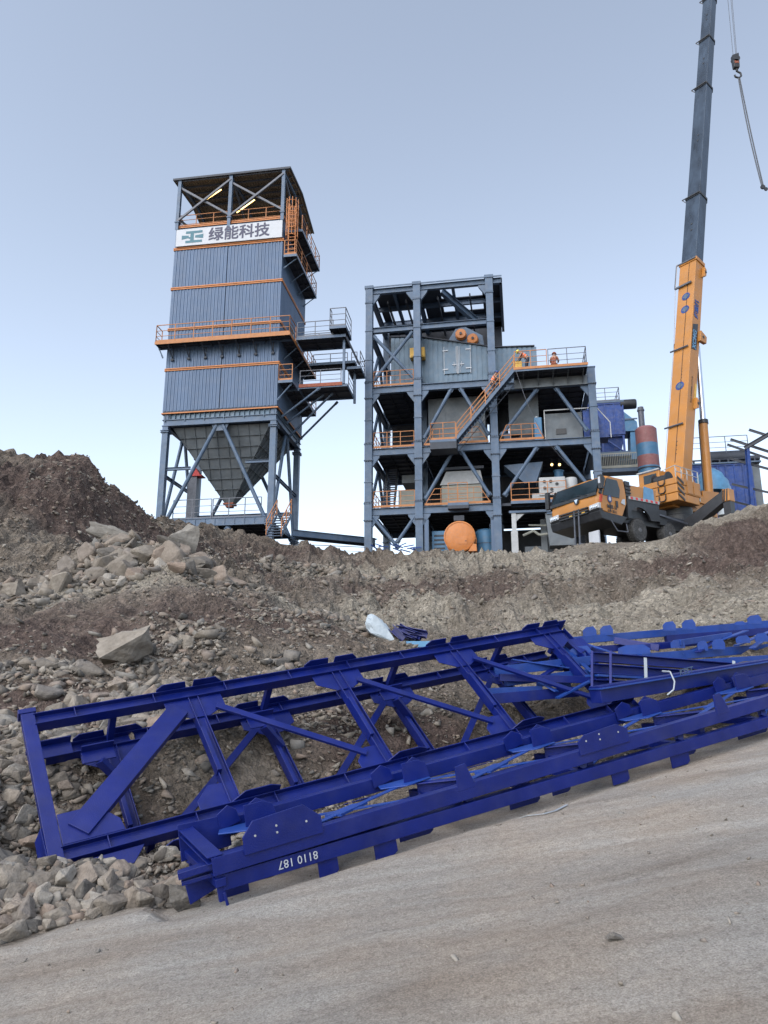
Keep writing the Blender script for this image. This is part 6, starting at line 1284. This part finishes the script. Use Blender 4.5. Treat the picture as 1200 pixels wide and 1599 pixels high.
# ------------------------------------------------------------------ rocks
def rock_mat(name, per_obj):
    m = bpy.data.materials.new(name); m.use_nodes = True; n = m.node_tree; N = n.nodes; Lk = n.links; b = N['Principled BSDF']; b.inputs['Roughness'].default_value = .9; b.inputs['Specular IOR Level'].default_value = .2
    if per_obj: src = N.new('ShaderNodeObjectInfo').outputs['Random']
    else:
        a = N.new('ShaderNodeAttribute'); a.attribute_name = 'tone'; src = a.outputs['Fac']
    r = N.new('ShaderNodeValToRGB'); e = r.color_ramp.elements; stops = [(0, (.11, .108, .104)), (.25, (.20, .182, .162)), (.5, (.26, .24, .213)), (.72, (.25, .205, .175)), (.86, (.18, .18, .175)), (1, (.37, .348, .315))]
    while len(e) < len(stops): e.new(.5)
    for i, (p, c) in enumerate(stops): e[i].position = p; e[i].color = c+(1,)
    Lk.new(src, r.inputs[0]); tc = N.new('ShaderNodeTexCoord'); nz = N.new('ShaderNodeTexNoise'); nz.inputs['Scale'].default_value = 5 if per_obj else 7; nz.inputs['Detail'].default_value = 9; nz.inputs['Roughness'].default_value = .7; Lk.new(tc.outputs['Object'], nz.inputs['Vector'])
    cr = N.new('ShaderNodeValToRGB'); cr.color_ramp.elements[0].position = .3; cr.color_ramp.elements[0].color = (.6, .57, .54, 1); cr.color_ramp.elements[1].position = .7; cr.color_ramp.elements[1].color = (1.12, 1.1, 1.08, 1); Lk.new(nz.outputs['Fac'], cr.inputs[0])
    mx = N.new('ShaderNodeMix'); mx.data_type = 'RGBA'; mx.blend_type = 'MULTIPLY'; mx.inputs[0].default_value = 1; Lk.new(r.outputs[0], mx.inputs[6]); Lk.new(cr.outputs[0], mx.inputs[7]); Lk.new(mx.outputs[2], b.inputs['Base Color'])
    bp_ = N.new('ShaderNodeBump'); bp_.inputs['Strength'].default_value = .5; bp_.inputs['Distance'].default_value = .03; n2 = N.new('ShaderNodeTexNoise'); n2.inputs['Scale'].default_value = 14; n2.inputs['Detail'].default_value = 10; Lk.new(tc.outputs['Object'], n2.inputs['Vector']); Lk.new(n2.outputs['Fac'], bp_.inputs['Height']); Lk.new(bp_.outputs[0], b.inputs['Normal'])
    return m
M['rock'] = rock_mat('broken_rock', True); M['rubble'] = rock_mat('rubble_stone', False)
rr = random.Random(21)
def hull(npts, flat, seed, detail=False):
    q = random.Random(seed); bm = bmesh.new()
    for i in range(npts):
        while True:
            p = Vector((q.uniform(-1, 1), q.uniform(-1, 1), q.uniform(-1, 1)))
            if .55 < p.length < 1.25: break
        bm.verts.new((p.x*.5, p.y*.38, p.z*.5*flat))
    r = bmesh.ops.convex_hull(bm, input=bm.verts); bmesh.ops.delete(bm, geom=[g for g in r['geom_interior'] if isinstance(g, bmesh.types.BMVert)], context='VERTS')
    bmesh.ops.dissolve_limit(bm, angle_limit=R(12), verts=bm.verts, edges=bm.edges)
    if detail:
        bmesh.ops.bevel(bm, geom=bm.edges[:], offset=.035, segments=1, affect='EDGES', clamp_overlap=True)
    bmesh.ops.triangulate(bm, faces=bm.faces); return bm
small = []
for k in range(14):
    bm = hull(11, .6+.3*(k % 3)/2, 100+k); bm.verts.index_update(); small.append((np.array([v.co[:] for v in bm.verts]), np.array([[v.index for v in f.verts] for f in bm.faces]))); bm.free()
big = []
for k in range(12):
    bm = hull(16, .55+.35*(k % 4)/3, 300+k, True); me_ = bpy.data.meshes.new('rock'); bm.to_mesh(me_); bm.free(); me_.materials.append(M['rock']); big.append(me_)
# where rubble lies: (u, v, distance, radius x, radius y, density, size)
RUB = [(40,955,15.5,1.5,1.1,1.3,.30),(120,920,16.3,1.6,1.2,1.6,.38),(200,895,17,1.6,1.2,1.9,.46),(290,905,17.3,1.6,1.2,1.9,.46),(360,925,17.5,1.5,1.1,1.5,.3),(420,950,18,1.4,1.2,1.2,.28),(500,978,18.5,1.5,1.4,1.1,.25),(580,1005,18,1.3,1.4,1.0,.24),(460,1000,15.8,1.5,1.2,.8,.2),
 (250,1040,11.8,1.3,1.2,1.6,.22),(320,1010,12.8,1.5,1.0,1.2,.22),(150,1070,11.2,1.2,.8,1.5,.24),(60,1080,10.8,1.5,.9,1.5,.22),(200,1110,10.3,1.6,.7,1.6,.24),(60,1150,9.4,1.3,.8,1.6,.24),(20,1230,8.2,.8,.8,1.4,.2),(110,1200,8.9,.8,.5,1.0,.16),
 (40,1420,6.2,.9,.5,3.2,.17),(130,1400,6.35,.8,.45,3.6,.18),(220,1370,6.7,.6,.45,3.6,.18),(270,1345,6.9,.5,.4,3.2,.17),(0,1380,6.6,.6,.5,3.0,.18),(200,1330,7.1,.8,.4,2.0,.13),(310,1310,7.3,.6,.4,2.0,.13),(330,1150,9.6,1.5,1.0,.9,.13),(450,1120,10.8,1.5,1.2,.7,.13),(260,1250,8,1,.7,1.2,.12),(110,1270,7.8,.8,.6,1.0,.14),(420,1180,8.8,1.0,.8,.9,.11),(640,1110,11.5,1.5,1.2,.5,.12),
 (500,890,34,4,3,.8,.4),(470,1010,14.5,1.5,1.2,.8,.16),(1040,945,21,2,1.5,.2,.3),(100,850,24,4,4,.3,.26),(40,800,27,4,4,.25,.28)]
nr = np.random.RandomState(4); XR = []; 
N0 = 900000; cx = nr.uniform(-13, 12, N0); cy = 5+35*nr.uniform(0, 1, N0)**1.35
dens = np.where(cy > 14, .30, .2); size = np.full(N0, .10)+.006*np.maximum(0, cy-12)
for u, v, Y, rx, ry, dn, sz in RUB:
    c = at(u, v, Y); w2 = np.exp(-(((cx-c.x)/rx)**2+((cy-c.y)/ry)**2)); size = np.where(w2*dn > dens, sz, size); dens = np.maximum(dens, w2*dn)
ed = edge_d(cx, cy); size = np.where((cy > 35) & (cx > -9), size*.5, size)
dens = np.where(ed < .05, 0, dens); dens *= np.clip((fbm(cx*1.3, cy*1.3, 5, 3)-.3)*3.2, .15, 1.3)
wgt = np.where(cy < 9, 3.2, np.where(cy < 13, 1.7, 1.0))
keep = nr.rand(N0) < dens*.26*wgt
cx, cy, size = cx[keep], cy[keep], size[keep]
sc = size*np.clip(nr.lognormal(-1.0, .62, len(cx)), .15, 1.8)
cz = height(cx, cy); fwd = cy*CP+cz*SP; uu = 600+FPX*cx/fwd; vv = 799.5-FPX*(-cy*SP+cz*CP)/fwd
ok = (uu > -80) & (uu < 1280) & (vv < 1650) & (sc/fwd*FPX > 2.0); cx, cy, cz, sc, uu, vv, fwd = [a[ok] for a in (cx, cy, cz, sc, uu, vv, fwd)]
app = sc/fwd; order = np.argsort(-app); vis = (uu > 0) & (uu < 1200) & (vv > 0) & (vv < 1599)
ind = [i for i in order if vis[i]][:285]; inds = set(ind); rest = np.array([i for i in range(len(cx)) if i not in inds])
ZN = [  # (test on picture position, place phrase)
 (lambda u, v: v > 1400 and u < 100, 'by the lower left corner'), (lambda u, v: v > 1370 and u < 240, 'at the road edge below the leaning truss'), (lambda u, v: v > 1290 and u < 330, 'between the left ends of both trusses'),
 (lambda u, v: v > 1200 and u < 60, 'at the left edge beside the leaning truss'), (lambda u, v: v < 985 and u < 130, 'at the left end of the mound crest'), (lambda u, v: v < 985 and u < 260, 'on the crest by the long pale slab'), (lambda u, v: v < 985 and u < 400, 'on the crest right of the long slab'), (lambda u, v: v < 1030 and u < 640, 'on the mound tail near the white bag'),
 (lambda u, v: u < 150 and v < 1210, 'on the mound left of the largest boulder'), (lambda u, v: u < 300 and v < 1210, 'on the mound just below the largest boulder'), (lambda u, v: u < 460 and v < 1200, 'on the mound right of the largest boulder'),
 (lambda u, v: v > 985 and u < 330, 'in the first bay of the leaning truss'), (lambda u, v: v > 985 and u < 560, 'in the second bay of the leaning truss'), (lambda u, v: v > 985, 'behind the right bays of the leaning truss'), (lambda u, v: True, 'on the far dirt slope below the buildings')]
cnt = {}
OR = ['biggest', 'second biggest', 'third biggest', 'fourth biggest', 'fifth biggest', 'sixth biggest']
for i in ind:
    mi = rr.randrange(12); o = bpy.data.objects.new('rock', big[mi]); COL.objects.link(o); s_ = float(sc[i])*1.1; o.scale = (s_*rr.uniform(.85, 1.25), s_*rr.uniform(.8, 1.1), s_*rr.uniform(.7, 1.1)); o.rotation_euler = (rr.uniform(-.5, .5), rr.uniform(-.5, .5), rr.uniform(0, 6.28))
    o.location = (float(cx[i]), float(cy[i]), float(cz[i])+s_*.1)
    z = next(k for k, (f, _) in enumerate(ZN) if f(uu[i], vv[i])); c = cnt.get(z, 0); cnt[z] = c+1
    tag(o, ('%s loose broken rock ' % OR[c] if c < 6 else 'a smaller broken rock ')+ZN[z][1], 'rock', 'rocks '+ZN[z][1])
def scatter_mesh(name, X, Y, Z, Sz, tone, lift=.08):
    VS = []; FS = []; TN = []; off = 0; pick = nr.randint(0, 14, len(X))
    for k in range(14):
        m_ = pick == k; n_ = int(m_.sum())
        if not n_: continue
        v, f = small[k]; a = nr.uniform(0, 6.28, n_); b2 = nr.uniform(-.6, .6, n_); c2 = nr.uniform(-.6, .6, n_); o1 = np.ones(n_); o0 = np.zeros(n_)
        Rz = np.array([[np.cos(a), -np.sin(a), o0], [np.sin(a), np.cos(a), o0], [o0, o0, o1]]).transpose(2, 0, 1); Rx = np.array([[o1, o0, o0], [o0, np.cos(b2), -np.sin(b2)], [o0, np.sin(b2), np.cos(b2)]]).transpose(2, 0, 1); Ry = np.array([[np.cos(c2), o0, np.sin(c2)], [o0, o1, o0], [-np.sin(c2), o0, np.cos(c2)]]).transpose(2, 0, 1)
        RR = Rz@Rx@Ry; sv = v[None]*np.stack([nr.uniform(.8, 1.5, n_), nr.uniform(.7, 1.1, n_), nr.uniform(.45, .95, n_)], -1)[:, None]*Sz[m_][:, None, None]
        w_ = np.einsum('nij,nkj->nki', RR, sv)+np.stack([X[m_], Y[m_], Z[m_]+Sz[m_]*lift], -1)[:, None]
        VS.append(w_.reshape(-1, 3)); FS.append((f[None]+off+(np.arange(n_)*len(v))[:, None, None]).reshape(-1, 3)); off += n_*len(v); TN.append(np.repeat(tone[m_], len(v)))
    VS = np.concatenate(VS).astype(np.float32); FS = np.concatenate(FS).astype(np.int32); TN = np.concatenate(TN)
    me_ = bpy.data.meshes.new(name); nf = len(FS); me_.vertices.add(len(VS)); me_.vertices.foreach_set('co', VS.ravel()); me_.loops.add(nf*3); me_.loops.foreach_set('vertex_index', FS.ravel()); me_.polygons.add(nf); me_.polygons.foreach_set('loop_start', np.arange(nf, dtype=np.int32)*3); me_.update(calc_edges=True)
    at_ = me_.attributes.new('tone', 'FLOAT', 'POINT'); at_.data.foreach_set('value', TN.astype(np.float32)); me_.materials.append(M['rubble'])
    o = bpy.data.objects.new(name, me_); COL.objects.link(o); o['kind'] = 'stuff'; return o
o = scatter_mesh('rubble', cx[rest], cy[rest], cz[rest], sc[rest]*1.05, nr.rand(len(rest))); o['label'] = 'loose broken stones covering the left slope and road edge'
print('rocks', len(ind), 'rubble', len(rest))
# named boulders
def boulder(seed, u, v, Y, sx, sy, sz, rot, label, tone=None, lift=0., tint=None):
    bm = hull(13, .9, seed, False); bmesh.ops.subdivide_edges(bm, edges=bm.edges[:], cuts=5, use_grid_fill=True)
    q = random.Random(seed)
    for w_ in bm.verts:
        c = w_.co; k = (float(fbm(np.array([c.x*3+seed+c.z*2]), np.array([c.y*3+c.z*3]), seed, 4, True)[0])-.6)*.42; w_.co = c*(1+k)
    m2 = bpy.data.meshes.new('boulder'); bm.to_mesh(m2); bm.free(); m2.materials.append(M['rock']); o = bpy.data.objects.new('boulder', m2); COL.objects.link(o)
    p = at(u, v, Y); z = float(height(p.x, p.y)); o.location = (p.x, p.y, z+lift); o.scale = (sx, sy, sz); o.rotation_euler = rot; tag(o, label, 'boulder')
boulder(41, 195, 1030, 12.0, 1.0, .8, .85, (.3, -.35, .5), 'largest brown boulder sticking out of the middle of the rubble mound', lift=.3)
boulder(43, 10, 1320, 7.0, .75, .6, .65, (.2, .5, .3), 'smooth pinkish boulder cut by the left edge of the photo beside the truss end', lift=.05)
boulder(47, 175, 880, 17.0, 1.3, .6, .6, (.0, .3, .2), 'long pale slab at the top left of the rubble crest', lift=.2)
boulder(51, 285, 895, 17.2, .8, .5, 1.1, (.2, .4, .6), 'upright pale grey slab on the rubble crest, right of the long slab', lift=.3)
boulder(53, 318, 905, 17.0, .9, .6, .8, (.1, -.2, .1), 'blocky brown rock just right of the upright pale slab', lift=.2)
boulder(57, 20, 945, 15.3, .9, .7, .6, (.2, .1, .5), 'pale boulder at the far left end of the rubble crest', lift=.1)
boulder(59, 283, 1372, 6.45, .34, .3, .26, (.1, .1, .4), 'grey-brown stone under the left end of the road truss', lift=.05)
boulder(61, 170, 1400, 6.4, .2, .16, .36, (.1, .2, .4), 'tall narrow pale stone standing at the road edge', lift=.05)
boulder(67, 303, 1232, 8.1, .36, .3, .36, (.3, .2, .4), 'reddish-brown stone behind the first truss post', lift=.05)
boulder(71, 190, 1085, 10.8, .5, .35, .35, (.3, .2, 1.4), 'pale rounded stone just above the top chord of the leaning truss', lift=.05)
boulder(73, 30, 1400, 6.3, .3, .26, .22, (.3, .2, .8), 'flat grey stone among the road-edge rubble at the far left', lift=.02)
boulder(79, 1045, 950, 20.5, .9, .6, .4, (.1, .1, .2), 'flat dark ledge rock on the right slope above the pale blue truss', lift=.05)
boulder(83, 965, 1552, 4.2, .10, .07, .06, (.1, .1, .3), 'lone pale stone on the bare road at the lower right', lift=.02)
# pebbles on the road
nr = np.random.RandomState(9); n = 2600; px = nr.uniform(-4, 8, n); py = nr.uniform(3, 12, n); k = edge_d(px, py) < -.1; px, py = px[k], py[k]; pz = height(px, py); o = scatter_mesh('pebbles', px, py, pz, .008+.045*nr.rand(len(px))**9, nr.uniform(.3, 1, len(px)), .1); o['label'] = 'scattered pebbles on the packed dirt road'
